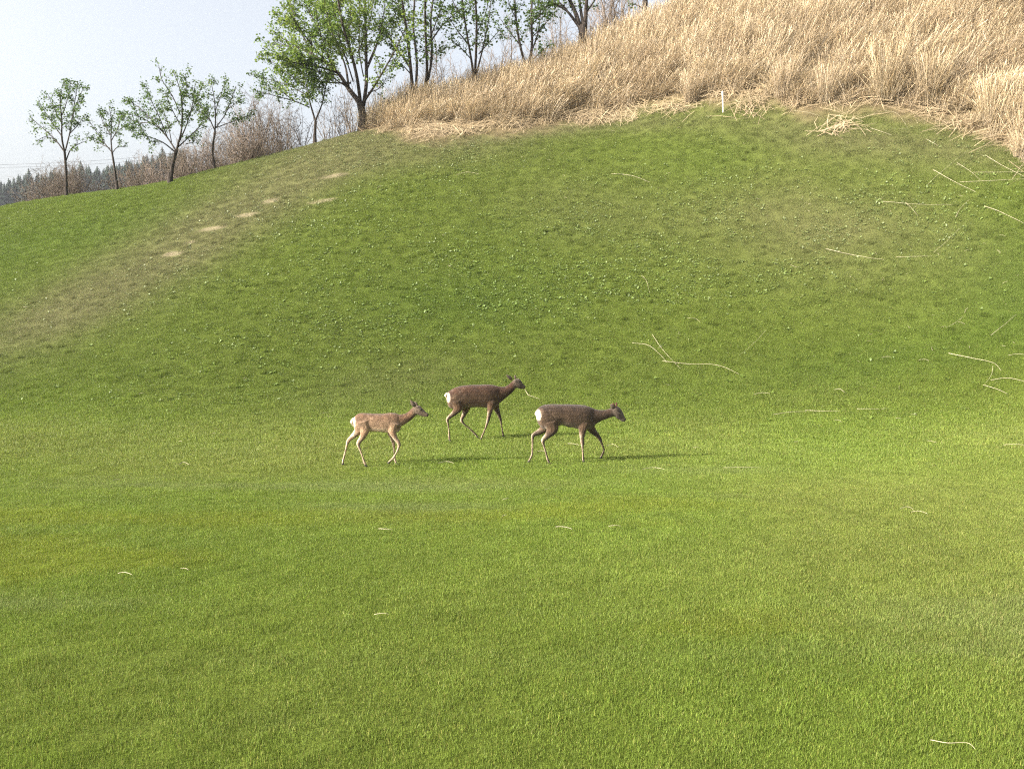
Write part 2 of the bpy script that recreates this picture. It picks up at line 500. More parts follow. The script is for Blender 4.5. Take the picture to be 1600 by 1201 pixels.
def blades(n, radius, hmin, hmax, width, lean=.5, seg=2, rs=0, shade=(.75, 1.3), soft=True):
    r = np.random.default_rng(100 + rs)
    a = r.uniform(0, 2 * math.pi, n)
    rad = radius * (np.sqrt(r.uniform(0, 1, n)) if soft else r.uniform(0, 1, n))
    if soft: rad *= r.uniform(.75, 1.15, n)
    bx, by = rad * np.cos(a), rad * np.sin(a)
    h = r.uniform(hmin, hmax, n); w = width * r.uniform(.7, 1.3, n)
    la = r.uniform(0, 2 * math.pi, n); lm = h * lean * r.uniform(.1, 1, n)
    fa = r.uniform(0, 2 * math.pi, n)
    V = []; S = []
    sh = r.uniform(*shade, n)
    for k in range(seg):
        t = k / seg
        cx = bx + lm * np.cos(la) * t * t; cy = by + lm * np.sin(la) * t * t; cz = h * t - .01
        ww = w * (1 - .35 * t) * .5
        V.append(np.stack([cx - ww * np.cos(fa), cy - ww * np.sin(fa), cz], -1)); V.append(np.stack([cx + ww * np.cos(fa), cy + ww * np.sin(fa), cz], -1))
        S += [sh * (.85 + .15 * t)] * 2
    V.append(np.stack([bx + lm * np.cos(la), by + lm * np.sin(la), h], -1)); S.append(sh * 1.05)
    m = 2 * seg + 1
    V = np.stack(V, 1).reshape(-1, 3); S = np.stack(S, 1).reshape(-1)
    base = np.arange(n)[:, None] * m
    tris = []
    for k in range(seg - 1):
        tris += [[2 * k, 2 * k + 1, 2 * k + 3], [2 * k, 2 * k + 3, 2 * k + 2]]
    tris.append([2 * seg - 2, 2 * seg - 1, 2 * seg])
    Fc = (base[:, :, None] + np.array(tris)[None]).reshape(-1, 3)
    return V, Fc, S

def grass_proto(name, *a, **k):
    V, Fc, S = blades(*a, **k)
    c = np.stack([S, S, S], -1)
    # a few straw-coloured blades in every tuft
    r = np.random.default_rng(5 + k.get('rs', 0)); m = len(V) // a[0]
    dry = np.repeat(r.uniform(0, 1, a[0]) < .10, m)
    c[dry] *= np.array([1.7, 1.25, 1.9])
    return proto(name, new_mesh(name, V, Fc, m_blade, c))

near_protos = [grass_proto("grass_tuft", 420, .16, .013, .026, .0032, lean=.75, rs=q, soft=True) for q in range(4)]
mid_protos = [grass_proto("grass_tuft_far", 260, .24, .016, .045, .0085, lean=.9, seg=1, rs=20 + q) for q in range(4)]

def scatter_grass(name, protos, y0, y1, dens, side=1.45, fade=None, **props):
    area = 0; pts = []
    cell = 1 / math.sqrt(dens)                 # jittered grid: an even sward without bald gaps
    X1 = y1 * .615 * side + 1.0
    gx_, gy_ = np.meshgrid(np.arange(-X1, X1, cell), np.arange(y0, y1, cell))
    xx = gx_.ravel() + rng.uniform(-.5, .5, gx_.size) * cell; yy = gy_.ravel() + rng.uniform(-.5, .5, gx_.size) * cell
    q = np.abs(xx) < yy * .615 * side + 1.0
    xx, yy = xx[q], yy[q]; N = len(xx)
    keep = np.ones(N, bool)
    zz = height(xx, yy)
    c, dry, sand, weeds, rb = turf(xx, yy)
    keep &= rng.uniform(0, 1, N) > (np.clip(sand * 1.2, 0, 1) * .93)
    keep &= rng.uniform(0, 1, N) > rb * .75
    keep &= rng.uniform(0, 1, N) > dry * .25
    if fade is not None: keep &= rng.uniform(0, 1, N) < fade(yy)
    uu, vv = project(xx, yy, zz)
    keep &= (vv < 1290)
    uu_k, vv_k = uu[keep], vv[keep]
    xx, yy, zz, c, dry, weeds = xx[keep], yy[keep], zz[keep], c[keep], dry[keep], weeds[keep]
    n = len(xx)
    nr = slope_normal(xx, yy)
    nr = nr + rng.normal(0, .035, (n, 3)) + np.array([.02, 0, 0]); nr /= np.linalg.norm(nr, axis=1, keepdims=True)
    rot = euler_align(nr, rng.uniform(0, 6.283, n))
    cl = fbm(xx / .3, yy / .25, 81, 2); cl2 = rng.uniform(0, 1, n)
    bank = sstep(17, 20, yy) * (.25 + .75 * sstep(.35, .6, fbm(xx / 2.5, yy / 2.5, 88, 3)) + .4 * weeds)
    tall = sstep(.88, .96, cl2) * rng.uniform(.4, 1, n) * np.maximum(bank, (1 - sstep(12, 16, yy)) * .45 * sstep(.45, .62, fbm(xx / .7, yy / .5, 87, 3)))
    scuff_shade = 0
    for (cu, cv, ru, rv) in ((1255, 1020, 90, 9), (1240, 1040, 45, 6), (60, 1045, 85, 9), (30, 1060, 50, 6), (370, 978, 40, 4), (1380, 1005, 30, 4), (1010, 1140, 60, 8), (1560, 1015, 40, 4)):
        scuff_shade = scuff_shade + np.exp(-((uu_k - cu) / ru) ** 2 - ((vv_k - cv + (uu_k - cu) * .06) / rv) ** 2)
    scuff_shade = np.clip(scuff_shade, 0, 1) * sstep(.30, .5, fbm(xx / .22, yy / .14, 99, 2))
    s = .84 + .20 * cl + .34 * cl2 + 2.6 * tall + .8 * scuff_shade
    wd = (.85 + .3 * rng.uniform(size=n)) * (1 - .6 * np.clip(tall, 0, 1))
    scl = np.stack([wd, wd, s], -1)
    tint = c * (0.86 + .30 * rng.uniform(size=(n, 1))) * (1 - .22 * (scuff_shade[:, None] if np.ndim(scuff_shade) else 0))  # scuffed tufts tinted darker, shade of the dents put into the colour
    scatter(name, protos, np.stack([xx, yy, zz], -1), rot, scl, rng.integers(0, len(protos), n), tint, **props)
    return n

print("near grass", scatter_grass("mown_grass", near_protos, 3.6, 15.5, 48, fade=lambda y: 1 - sstep(12.5, 15.5, y), kind="stuff",
              label="short mown grass blades of the near fairway", category="grass"))
print("bank grass", scatter_grass("bank_grass", mid_protos, 11.5, 47, 20, fade=lambda y: sstep(11.5, 14.5, y), kind="stuff",
              label="mown grass on the bank behind the deer", category="grass"))

# low broad-leaved weeds on the bank
def weed_proto(name, q):
    r = np.random.default_rng(300 + q); V = []; Fc = []; n = 0
    for k in range(9):
        a = r.uniform(0, 6.283); L = r.uniform(.05, .11); w = L * r.uniform(.35, .5); el = r.uniform(.3, 1.1)
        d = np.array([math.cos(a) * math.cos(el), math.sin(a) * math.cos(el), math.sin(el)]); s = np.array([-math.sin(a), math.cos(a), 0])
        o = np.array([r.uniform(-.03, .03), r.uniform(-.03, .03), .008])
        V += [o, o + d * L * .5 + s * w / 2, o + d * L * .9 + np.array([0, 0, -.01]), o + d * L * .5 - s * w / 2]
        Fc.append([n, n + 1, n + 2, n + 3]); n += 4
    return proto(name, new_mesh(name, V, np.array(Fc), m_weed))
wp = [weed_proto("weed_rosette", q) for q in range(4)]
N = 120000
yy = np.sqrt(rng.uniform(17 ** 2, 45 ** 2, N)); xx = rng.uniform(-.66, .66, N) * yy
c, dry, sand, weeds, rb = turf(xx, yy)
keep = rng.uniform(0, 1, N) < (weeds * 1.0 + .03) * (1 - rb)
xx, yy, c = xx[keep], yy[keep], c[keep]; n = len(xx); print("weeds", n)
nr = slope_normal(xx, yy); rot = euler_align(nr, rng.uniform(0, 6.283, n)); s = .35 + .65 * rng.uniform(0, 1, n) ** 2.0
tint = (c * .75 + np.array([.09, .14, .03]) * .35) * rng.uniform(.75, 1.25, (n, 1))
pale = rng.uniform(0, 1, n) < .05
tint[pale] = np.array([.34, .38, .16])
s[pale] *= .5
scatter("bank_weeds", wp, np.stack([xx, yy, height(xx, yy)], -1), rot, np.stack([s, s, s * 1.1], -1), rng.integers(0, 4, n), tint,
        kind="stuff", label="low leafy weeds sprouting through the bank grass", category="weeds")

# straw crumbs strewn over the turf
def crumb_proto(name, q):
    r = np.random.default_rng(400 + q); B = Bag()
    L = r.uniform(.08, .26); bend = r.uniform(-.3, .3)
    P = [[(t - .5) * L, bend * L * (t - .5) ** 2 * 2, .022 + .01 * math.sin(t * 3)] for t in np.linspace(0, 1, 5)]
    v, f = tube(P, np.linspace(.0045, .0028, 5) * r.uniform(.8, 1.3), 3); B.add(v, f)
    return proto(name, B.mesh(name, m_stalk))
cps = [crumb_proto("straw_crumb", q) for q in range(6)]
N = 1500
yy = np.sqrt(rng.uniform(6 ** 2, 44 ** 2, N)); xx = rng.uniform(-.64, .64, N) * yy
w = .10 + .5 * sstep(2, 14, xx) * sstep(12, 20, yy) + .8 * np.exp(-((reed_dist(xx, yy) + 1.5) / 2.0) ** 2)
keep = rng.uniform(0, 1, N) < w * .8
xx, yy = xx[keep], yy[keep]; n = len(xx)
rot = euler_align(slope_normal(xx, yy), rng.uniform(0, 6.283, n)); s = rng.uniform(.5, 1.1, n)
scatter("straw_litter", cps, np.stack([xx, yy, height(xx, yy) + .012], -1), rot, np.stack([s, s, s], -1), rng.integers(0, 6, n), np.ones((n, 3)),
        kind="stuff", label="small crumbs of pale straw strewn over the turf", category="straw")

# ------------------------------------------------------------------ reed bed
def reed_mesh(name, q, n=150, radius=.42, h0=1.0, h1=2.1, lean=.35, wind=.25, width=.009, plume=True):
    r = np.random.default_rng(500 + q)
    V = []; C = []; seg = 4
    a = r.uniform(0, 6.283, n); rad = radius * np.sqrt(r.uniform(0, 1, n))
    bx, by = rad * np.cos(a), rad * np.sin(a)
    h = r.uniform(h0, h1, n)
    lx = np.cos(a) * lean * r.uniform(0, 1, n) + wind * r.uniform(.3, 1.3, n) + r.normal(0, .12, n); ly = np.sin(a) * lean * r.uniform(0, 1, n) + r.normal(0, .12, n)
    broken = r.uniform(0, 1, n) < .2
    lx[broken] *= 3; ly[broken] *= 3; h[broken] *= .7
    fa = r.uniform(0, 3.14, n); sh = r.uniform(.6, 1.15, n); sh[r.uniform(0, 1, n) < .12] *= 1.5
    ts = [0, .35, .7, 1.0]
    wd = [1, .85, .6, .25] if not plume else [1, .7, .6, 1.1]
    for t, wk in zip(ts, wd):
        cx = bx + lx * h * t ** 1.7; cy = by + ly * h * t ** 1.7; cz = h * t * (1 - .12 * (lx ** 2 + ly ** 2) * t) - .05
        ww = width * wk * .5 * r.uniform(.8, 1.3, n)
        V += [np.stack([cx - ww * np.cos(fa), cy - ww * np.sin(fa), cz], -1), np.stack([cx + ww * np.cos(fa), cy + ww * np.sin(fa), cz], -1)]
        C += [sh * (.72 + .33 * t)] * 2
    V = np.stack(V, 1).reshape(-1, 3); C = np.stack(C, 1).reshape(-1)
    b = np.arange(n)[:, None, None] * 8
    Fq = (b + np.array([[2 * k, 2 * k + 1, 2 * k + 3, 2 * k + 2] for k in range(3)])[None]).reshape(-1, 4)
    # dry leaves hanging from the stems
    m = n // 2; i = r.integers(0, n, m); t = r.uniform(.15, .8, m)
    px = bx[i] + lx[i] * h[i] * t ** 1.7; py = by[i] + ly[i] * h[i] * t ** 1.7; pz = h[i] * t
    la = r.uniform(0, 6.283, m); L = r.uniform(.15, .45, m)
    dx, dy = np.cos(la), np.sin(la); w = .010
    p0 = np.stack([px, py, pz], -1)
    p1 = p0 + np.stack([dx * L * .5, dy * L * .5, L * .35], -1); p2 = p0 + np.stack([dx * L, dy * L, -L * r.uniform(-.3, .5, m)], -1)
    sd = np.stack([-dy * w, dx * w, 0 * dx], -1)
    V2 = np.stack([p0 - sd * .4, p0 + sd * .4, p1 + sd, p1 - sd, p2 + sd * .1, p2 - sd * .1], 1).reshape(-1, 3)
    b2 = len(V) + np.arange(m)[:, None, None] * 6
    F2 = (b2 + np.array([[0, 1, 2, 3], [3, 2, 4, 5]])[None]).reshape(-1, 4)
    C2 = np.repeat(r.uniform(.6, 1.25, m), 6)
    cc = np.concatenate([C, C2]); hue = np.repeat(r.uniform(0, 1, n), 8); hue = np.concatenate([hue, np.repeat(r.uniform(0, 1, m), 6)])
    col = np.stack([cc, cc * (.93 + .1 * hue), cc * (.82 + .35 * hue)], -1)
    return new_mesh(name, np.concatenate([V, V2]), np.concatenate([Fq, F2]), m_straw, col)

def mat_mesh(name, q, n=60, radius=.8, zmax=.25, L=(.4, 1.6)):
    """heap of fallen stalks"""
    r = np.random.default_rng(700 + q); V = []; C = []
    a0 = r.uniform(0, 6.283)
    for k in range(n):
        a = a0 + r.normal(0, .8); l = r.uniform(*L); c0 = np.array([r.normal(0, radius * .5), r.normal(0, radius * .5), abs(r.normal(0, zmax * .5)) + .01])
        d = np.array([math.cos(a), math.sin(a), r.normal(.05, .13)]); s = np.array([-math.sin(a), math.cos(a), 0]) * .010 * r.uniform(.6, 1.4); bend = np.array([0, 0, .05 * l]) + s * r.normal(0, 6)
        z = np.array([0, 0, .006])
        p0, p1, p2 = c0 - d * l / 2, c0 + bend, c0 + d * l / 2
        V += [p0 - s, p0 + s, p1 + s + z, p1 - s + z, p2 + s * .5, p2 - s * .5]; C += [r.uniform(.5, 1.2)] * 6
    b = np.arange(n)[:, None, None] * 6
    Fq = (b + np.array([[0, 1, 2, 3], [3, 2, 4, 5]])[None]).reshape(-1, 4)
    C = np.array(C)
    return new_mesh(name, np.array(V), Fq, m_straw, np.stack([C, C * .97, C * .95], -1))

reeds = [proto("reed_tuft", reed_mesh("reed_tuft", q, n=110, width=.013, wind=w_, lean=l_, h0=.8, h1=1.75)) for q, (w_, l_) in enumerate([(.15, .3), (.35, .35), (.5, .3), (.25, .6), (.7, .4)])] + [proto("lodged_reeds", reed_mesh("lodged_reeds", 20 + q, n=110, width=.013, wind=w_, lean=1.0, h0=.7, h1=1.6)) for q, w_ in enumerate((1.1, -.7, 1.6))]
mats_ = [proto("straw_mat", mat_mesh("straw_mat", q)) for q in range(4)]

N = 9000
xx = rng.uniform(-9, 42, N); yy = rng.uniform(20, 58, N)
rd = reed_dist(xx, yy)
uu, vv = project(xx, yy, height(xx, yy))
lb = 1 - sstep(-7.9, -7.2, xx + .10 * (40 - yy))       # left end of the bed beside the big tree
keep = (rd > .25) & (uu < 1900) & (vv > -330) & (rng.uniform(0, 1, N) > lb) & (yy < 56)
dn = fbm(xx / 1.8, yy / 1.8, 91, 3)
keep &= rng.uniform(0, 1, N) < .45 + 1.1 * sstep(.3, .65, dn)
xx, yy, rd, dn = xx[keep], yy[keep], rd[keep], dn[keep]; n = len(xx); print("reeds", n)
nr = np.array([[0, 0, 1.0]] * n) + .25 * slope_normal(xx, yy) + rng.normal(0, .10, (n, 3)); nr /= np.linalg.norm(nr, axis=1, keepdims=True)
rot = euler_align(nr, rng.normal(0, .5, n))
gap = fbm(xx / 3.2, yy / 3.2, 95, 3)
s = (.50 + .50 * sstep(0, 3.0, rd)) * (.65 + .6 * gap) * (1 - .35 * sstep(15, 19, xx) * (1 - sstep(1, 5, rd))) * rng.uniform(.85, 1.12, n)
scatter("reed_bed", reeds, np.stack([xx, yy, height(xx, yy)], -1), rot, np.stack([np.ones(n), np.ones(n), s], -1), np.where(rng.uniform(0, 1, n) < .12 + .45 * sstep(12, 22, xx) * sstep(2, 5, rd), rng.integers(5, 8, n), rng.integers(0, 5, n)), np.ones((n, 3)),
        kind="stuff", label="tall dry tan reeds covering the top of the bank", category="reeds")
N = 7000
xx = rng.uniform(-9, 42, N); yy = rng.uniform(18, 50, N); rd = reed_dist(xx, yy)
keep = (rd > -1.1 - .9 * sstep(6, 14, xx)) & (rng.uniform(0, 1, N) < np.exp(-((rd - .3) / 1.1) ** 2) * .38 + .22 * (rd > 0)) & (rng.uniform(0, 1, N) > 1 - sstep(-7.9, -7.2, xx + .10 * (40 - yy)))
xx, yy = xx[keep], yy[keep]; n = len(xx); print("mats", n)
rot = euler_align(slope_normal(xx, yy), rng.uniform(0, 6.283, n)); s = rng.uniform(.5, 1.05, n)
scatter("fallen_reeds", mats_, np.stack([xx, yy, height(xx, yy)], -1), rot, np.stack([s, s, s], -1), rng.integers(0, 4, n), np.ones((n, 3)),
        kind="stuff", label="matted fallen reeds along the lower edge of the reed bed", category="reeds")

# separate upright clumps standing out at the front of the bed
cl0 = reed_mesh("reed_clump", 50, n=420, radius=.48, h0=1.0, h1=2.35, lean=.28, wind=.08, width=.014)
for k, (u, v, s, rz, lab) in enumerate([
        (1384, 158, 1.05, 0.0, "tall upright dry reed clump, left one of the close pair above the lawn edge"),
        (1452, 166, .95, 2.1, "rounded upright dry reed clump, right one of the close pair above the lawn edge"),
        (1290, 160, .70, 4.0, "low broken reed clump standing between the white stake and the tall pair"),
        (1545, 190, .72, 1.0, "ragged reed clump above the fallen stalks near the right picture edge"),
        (1080, 160, .62, 3.0, "short dense reed clump just left of the white stake"),
        (1592, 246, .36, 5.0, "small bleached reed clump lowest on the bank at the right picture edge"),
        (1225, 152, .80, 5.5, "reed clump bending right behind the matted straw right of the white stake")]):
    p = hit(u, v, 15)
    o = link("reed_clump", cl0, category="reed clump", label=lab, group="upright reed clumps at the front of the reed bed")
    o.location = p; o.rotation_euler = (.05, .0, rz * 0.2 - .4); o.scale = (s, s, s)

# ------------------------------------------------------------------ white stake
p = hit(1130, 176, 15)
bm = bmesh.new(); bmesh.ops.create_cube(bm, size=1)
for v_ in bm.verts: v_.co = Vector((v_.co.x * .05, v_.co.y * .04, (v_.co.z + .5) * .98 - .15))
bmesh.ops.bevel(bm, geom=bm.edges[:], offset=.006, segments=2, affect='EDGES')
me = bpy.data.meshes.new("stake"); bm.to_mesh(me); bm.free(); me.materials.append(m_white)
o = link("stake", me, category="stake", label="white wooden marker stake at the lawn edge below the reeds"); o.location = p; o.rotation_euler = (0, math.radians(-4), .3)

# ------------------------------------------------------------------ long fallen stalks, each where it lies
def stalk(uvs, r, label, group="single dry reed stalks lying on the turf", lift=.045):
    P = [hit(u, v, 3) for u, v in uvs]
    pts = []
    for k in range(len(P) - 1):
        a = P[max(k - 1, 0)]; b_ = P[k]; c_ = P[k + 1]; d_ = P[min(k + 2, len(P) - 1)]
        for t in np.linspace(0, 1, 6)[:-1]:
            q = .5 * ((2 * b_) + (c_ - a) * t + (2 * a - 5 * b_ + 4 * c_ - d_) * t * t + (-a + 3 * b_ - 3 * c_ + d_) * t ** 3)
            pts.append(q)
    pts.append(P[-1])
    pts = [Vector((q.x, q.y, float(height(q.x, q.y)) + lift + .012 * math.sin(3.1 * j / len(pts)))) for j, q in enumerate(pts)]
    c0 = pts[len(pts) // 2].copy(); loc = Vector((c0.x, c0.y, c0.z))
    r *= .54
    R = [r * (1 - .6 * j / (len(pts) - 1)) for j in range(len(pts))]
    v, f = tube([q - loc for q in pts], R, 5)
    B = Bag(); B.add(v, f)
    o = link("reed_stalk", B.mesh("reed_stalk", m_stalk, True), category="reed stalk", label=label, group=group); o.location = loc
    return o
ST = [
    ([(820, 612), (825, 620), (833, 624), (843, 627)], .009, "short curved pale stalk lying just in front of the middle deer's muzzle"),
    ([(988, 539), (1012, 543), (1030, 556), (1042, 570)], .010, "pale stalk arching down to the crossing of stalks above the right deer"),
    ([(1019, 525), (1034, 548), (1063, 579)], .009, "straight stalk crossing two others above and right of the right deer"),
    ([(1035, 567), (1075, 572), (1120, 574), (1154, 587)], .012, "longest bleached stalk of the crossing, reaching right along the slope"),
    ([(1482, 556), (1520, 563), (1552, 572), (1564, 583)], .012, "thick stalk with a hooked end at the foot of the slope near right edge"),
    ([(1548, 597), (1575, 595), (1602, 601)], .012, "bleached stalk running out of the picture at the right edge below the hooked stalk"),
    ([(1536, 605), (1558, 612), (1574, 619)], .011, "short bent stalk, lowest of the group by the right edge"),
    ([(1551, 575), (1549, 590), (1540, 602)], .008, "thin upright-lying stalk joining the hooked stalk to the ones below it"),
    ([(1290, 392), (1320, 399), (1350, 406), (1381, 410)], .013, "long bright stalk in the middle of the right slope, slightly bent"),
    ([(1400, 405), (1430, 404), (1456, 403)], .010, "straight level stalk just right of the long bright mid-slope stalk"),
    ([(1459, 398), (1480, 380), (1498, 361)], .008, "thin slanted stalk above the level stalk on the right slope"),
    ([(1378, 317), (1430, 322), (1490, 323)], .010, "long level stalk on the upper right slope below the reeds"),
    ([(1415, 319), (1425, 330), (1434, 340)], .010, "short slanted stalk crossing under the long level one"),
    ([(1458, 268), (1490, 287), (1524, 303)], .015, "thick straight stalk slanting down right below the fallen reeds"),
    ([(1538, 325), (1565, 335), (1602, 354)], .015, "thick bleached stalk curving out at the right edge on the upper slope"),
    ([(1540, 246), (1565, 262), (1604, 282)], .014, "long stalk sliding out of the fallen reeds at the right edge"),
    ([(1495, 258), (1515, 270), (1532, 285)], .010, "short slanted stalk beside the thick straight one on the upper right slope"),
    ([(1520, 272), (1560, 273), (1600, 272)], .010, "level stalk lying below the fallen reeds at the right edge"),
    ([(1500, 288), (1550, 286), (1604, 283)], .012, "pale level stalk below the fallen reeds reaching the right edge"),
    ([(1450, 290), (1480, 265), (1512, 238)], .008, "thin dull stalk rising steeply toward the fallen reeds"),
    ([(1493, 344), (1500, 330), (1514, 316)], .009, "short stalk pointing uphill left of the curving right-edge stalk"),
    ([(1240, 176), (1262, 179), (1280, 184)], .010, "stalk on the brown soil right of the white stake"),
    ([(1360, 203), (1376, 208), (1393, 214)], .012, "short thick pale stalk on the green below the tall reed pair"),
    ([(1382, 176), (1402, 181), (1418, 203)], .009, "arching stalk hanging from the reed edge onto the lawn"),
    ([(1447, 220), (1456, 225), (1465, 230)], .011, "short pale stub right of the arching stalk"),
    ([(1430, 292), (1405, 303), (1390, 322)], .0, None),
    ([(1002, 433), (1010, 443), (1015, 461)], .009, "lone upright-lying stalk on the middle slope above the crossing stalks"),
    ([(955, 274), (975, 276), (995, 280), (1015, 287)], .013, "long pale stalk alone high on the slope in the middle of the picture"),
    ([(713, 276), (730, 272), (748, 274)], .013, "pale stalk on the upper slope left of the picture centre"),
    ([(1330, 357), (1322, 373), (1310, 393)], .007, None),
    ([(1075, 500), (1086, 502), (1094, 506)], .010, "tiny pale stub on the weedy middle slope"),
    ([(1197, 518), (1180, 538), (1155, 558)], .006, "thin faint stalk slanting on the slope right of the crossing stalks"),
    ([(1478, 515), (1492, 508), (1506, 498)], .008, "thin slanted stalk low on the right slope, left of its twin"),
    ([(1548, 528), (1568, 513), (1587, 496)], .009, "slanted stalk with a forked tip low on the right slope"),
    ([(1575, 559), (1590, 558), (1604, 559)], .008, "level pale stalk at the right edge beside the hooked stalk"),
    ([(1178, 620), (1190, 618), (1203, 619)], .010, "short pale stalk at the foot of the slope right of the right deer"),
    ([(1209, 651), (1235, 648), (1260, 647)], .010, "left half of a broken level stalk on the lawn right of the right deer"),
    ([(1258, 645), (1285, 646), (1312, 646)], .010, "right half of a broken level stalk on the lawn right of the right deer"),
    ([(1304, 613), (1312, 612), (1320, 617)], .012, "small bent pale stub at the foot of the right slope"),
    ([(1435, 567), (1443, 565), (1451, 568)], .010, "small arched pale stub left of the hooked stalk"),
    ([(1339, 642), (1352, 643), (1374, 643)], .009, "short level stub on the lawn under the right slope"),
    ([(1004, 738), (1020, 736), (1038, 738)], .008, "straight thick pale stalk on the lawn right below the right deer's shadow"),
    ([(1406, 802), (1413, 799), (1420, 799), (1427, 803)], .006, "small curled straw of the pair on the lawn at right"),
    ([(1424, 806), (1436, 807), (1449, 809)], .006, "straight straw of the pair on the lawn at right"),
    ([(1453, 1175), (1480, 1177), (1510, 1178), (1523, 1186)], .0042, "long hooked straw in the nearest grass at the bottom right"),
    ([(951, 829), (960, 829), (970, 830)], .006, "short pale straw on the lawn below and right of the deer"),
    ([(592, 834), (602, 835), (613, 836)], .006, "short pale straw on the lawn below the left deer"),
    ([(185, 905), (195, 904), (207, 906)], .006, "arched pale straw on the lawn in the left foreground"),
    ([(585, 971), (596, 971), (608, 970)], .005, "pale straw in the grass of the left middle foreground"),
    ([(685, 728), (697, 727), (709, 728)], .008, "pale straw on the lawn between the left and right deer"),
    ([(280, 730), (287, 728), (296, 731)], .009, "pale straw on the lawn far left of the deer"),
    ([(948, 701), (957, 699), (966, 703)], .009, "arched straw beside the right deer's raised front hoof"),
    ([(887, 697), (894, 698), (905, 700)], .008, "straw lying between the right deer's legs"),
    ([(1568, 700), (1580, 699), (1600, 700)], .009, "pale level straw at the right edge of the lawn"),
    ([(1130, 735), (1170, 736), (1190, 736)], .005, "faint thin straw on the lawn right of the deer"),
]
for uvs, r_, lab in ST:
    if r_ > 0 and lab: stalk(uvs, r_, lab)

# ------------------------------------------------------------------ trees
def rot_about(d, ax, a):
    return (Quaternion(ax, a) @ Vector(d))

class Tree:
    def __init__(s, seed): s.rmin = .003; s.r = random.Random(seed); s.wood = Bag(); s.leaves = []; s.tips = []
    def limb(s, path, r0, r1, n=6):
        P = np.array(path); m = len(P)
        # smooth the traced path
        k = np.linspace(0, m - 1, (m - 1) * 4 + 1); Q = np.stack([np.interp(k, np.arange(m), P[:, j]) for j in range(3)], -1)
        for _ in range(2): Q[1:-1] = .25 * Q[:-2] + .5 * Q[1:-1] + .25 * Q[2:]
        R = np.linspace(r0, r1, len(Q))
        v, f = tube(Q, R, n); s.wood.add(v, f)
        return Q, R
    def grow(s, p, d, L, r0, level, up=.25):
        n = max(3, int(L / .16)); n = min(n, 8)
        P = [np.array(p)]; d = Vector(d).normalized()
        for k in range(n):
            d = (d + Vector((s.r.gauss(0, .14), s.r.gauss(0, .14), s.r.gauss(0, .10) + up * .12))).normalized()
            P.append(P[-1] + np.array(d) * L / n)
        R = np.linspace(r0, max(r0 * .3, .004), len(P))
        v, f = tube(P, R, 4 if r0 > .012 else 3); s.wood.add(v, f)
        return np.array(P), R, d
    def twigs(s, Q, R, per_m, Lm, levels=2, t0=.25, leafy=1.0, up=.25, out=None, spread=(.5, 1.1), sub=3):
        seg = np.linalg.norm(np.diff(Q, axis=0), axis=1); tot = seg.sum(); cum = np.concatenate([[0], np.cumsum(seg)])
        cnt = int(tot * per_m * (1 - t0)) + 1
        for k in range(cnt):
            t = (t0 + (1 - t0) * (k + s.r.random()) / cnt) * tot
            i = min(np.searchsorted(cum, t) - 1, len(Q) - 2); i = max(i, 0)
            p = Q[i] + (Q[i + 1] - Q[i]) * ((t - cum[i]) / (seg[i] + 1e-9)); tan = Vector(Q[i + 1] - Q[i]).normalized()
            ax = tan.orthogonal().normalized(); ax = Quaternion(tan, s.r.uniform(0, 6.283)) @ ax
            d = Quaternion(ax, s.r.uniform(*spread)) @ tan
            if out is not None: d = (d + Vector(out) * .25)
            L = Lm * s.r.uniform(.45, 1.1) * (1.1 - .45 * t / tot); rr = max(min(R[i] * .5, .006 + .011 * L), s.rmin)
            Pq, Rq, dq = s.grow(p, d, L, rr, 1, up)
            if levels > 1:
                s.twigs(Pq, Rq, sub / max(L, .3) , L * .5, levels - 1, .2, leafy, up, None, (.4, 1.0), sub)
            if leafy > 0:
                for q in range(1, len(Pq)):
                    if s.r.random() < leafy * (.35 + .65 * q / len(Pq)): s.tips.append(Pq[q])
    def leaf_mesh(s, name, m, size, per=2, droop=.3, lo=0., hi=1., lit=None):
        r = np.random.default_rng(s.r.randint(0, 10 ** 6))
        T = np.array(s.tips); T = np.repeat(T, per * 2, 0); n = len(T)
        cw = r.uniform(0, 1, len(s.tips)); P = T + r.normal(0, size * .75, (n, 3))
        a = r.uniform(0, 6.283, n); el = r.normal(-droop, .45, n)
        d = np.stack([np.cos(a) * np.cos(el), np.sin(a) * np.cos(el), np.sin(el)], -1)
        sd = np.cross(d, r.normal(0, 1, (n, 3)) + np.array([0, 0, .8])); sd /= np.linalg.norm(sd, axis=1, keepdims=True)
        nn = np.cross(d, sd)
        L = size * r.uniform(.6, 1.3, n)[:, None]; Wd = L * .36
        V = np.stack([P, P + d * L * .45 + sd * Wd + nn * L * .06, P + d * L, P + d * L * .45 - sd * Wd + nn * L * .06], 1).reshape(-1, 3)
        Fq = np.arange(4 * n).reshape(-1, 4)
        cl = fbm(P[:, 0] * 1.3 + 31, P[:, 2] * 1.3 + P[:, 1], 7, 2)
        c = np.clip(r.uniform(lo, hi, n) * .6 + .6 * (cl - .2), 0, 1)
        return new_mesh(name, V, Fq, m, np.repeat(c, 4))
    def build(s, base, name, lab, cat="tree", bark=m_bark, leafm=None, size=.1, per=2, group=None, **k):
        root = empty(name, base, label=lab, category=cat, group=group)
        me = s.wood.mesh("trunk", bark, True)
        inv = -Vector(base)
        me.transform(Matrix.Translation(inv))
        link("trunk", me, root)
        if leafm and s.tips:
            lm = s.leaf_mesh("crown", leafm, size, per, **k); lm.transform(Matrix.Translation(inv)); link("crown", lm, root)
        return root

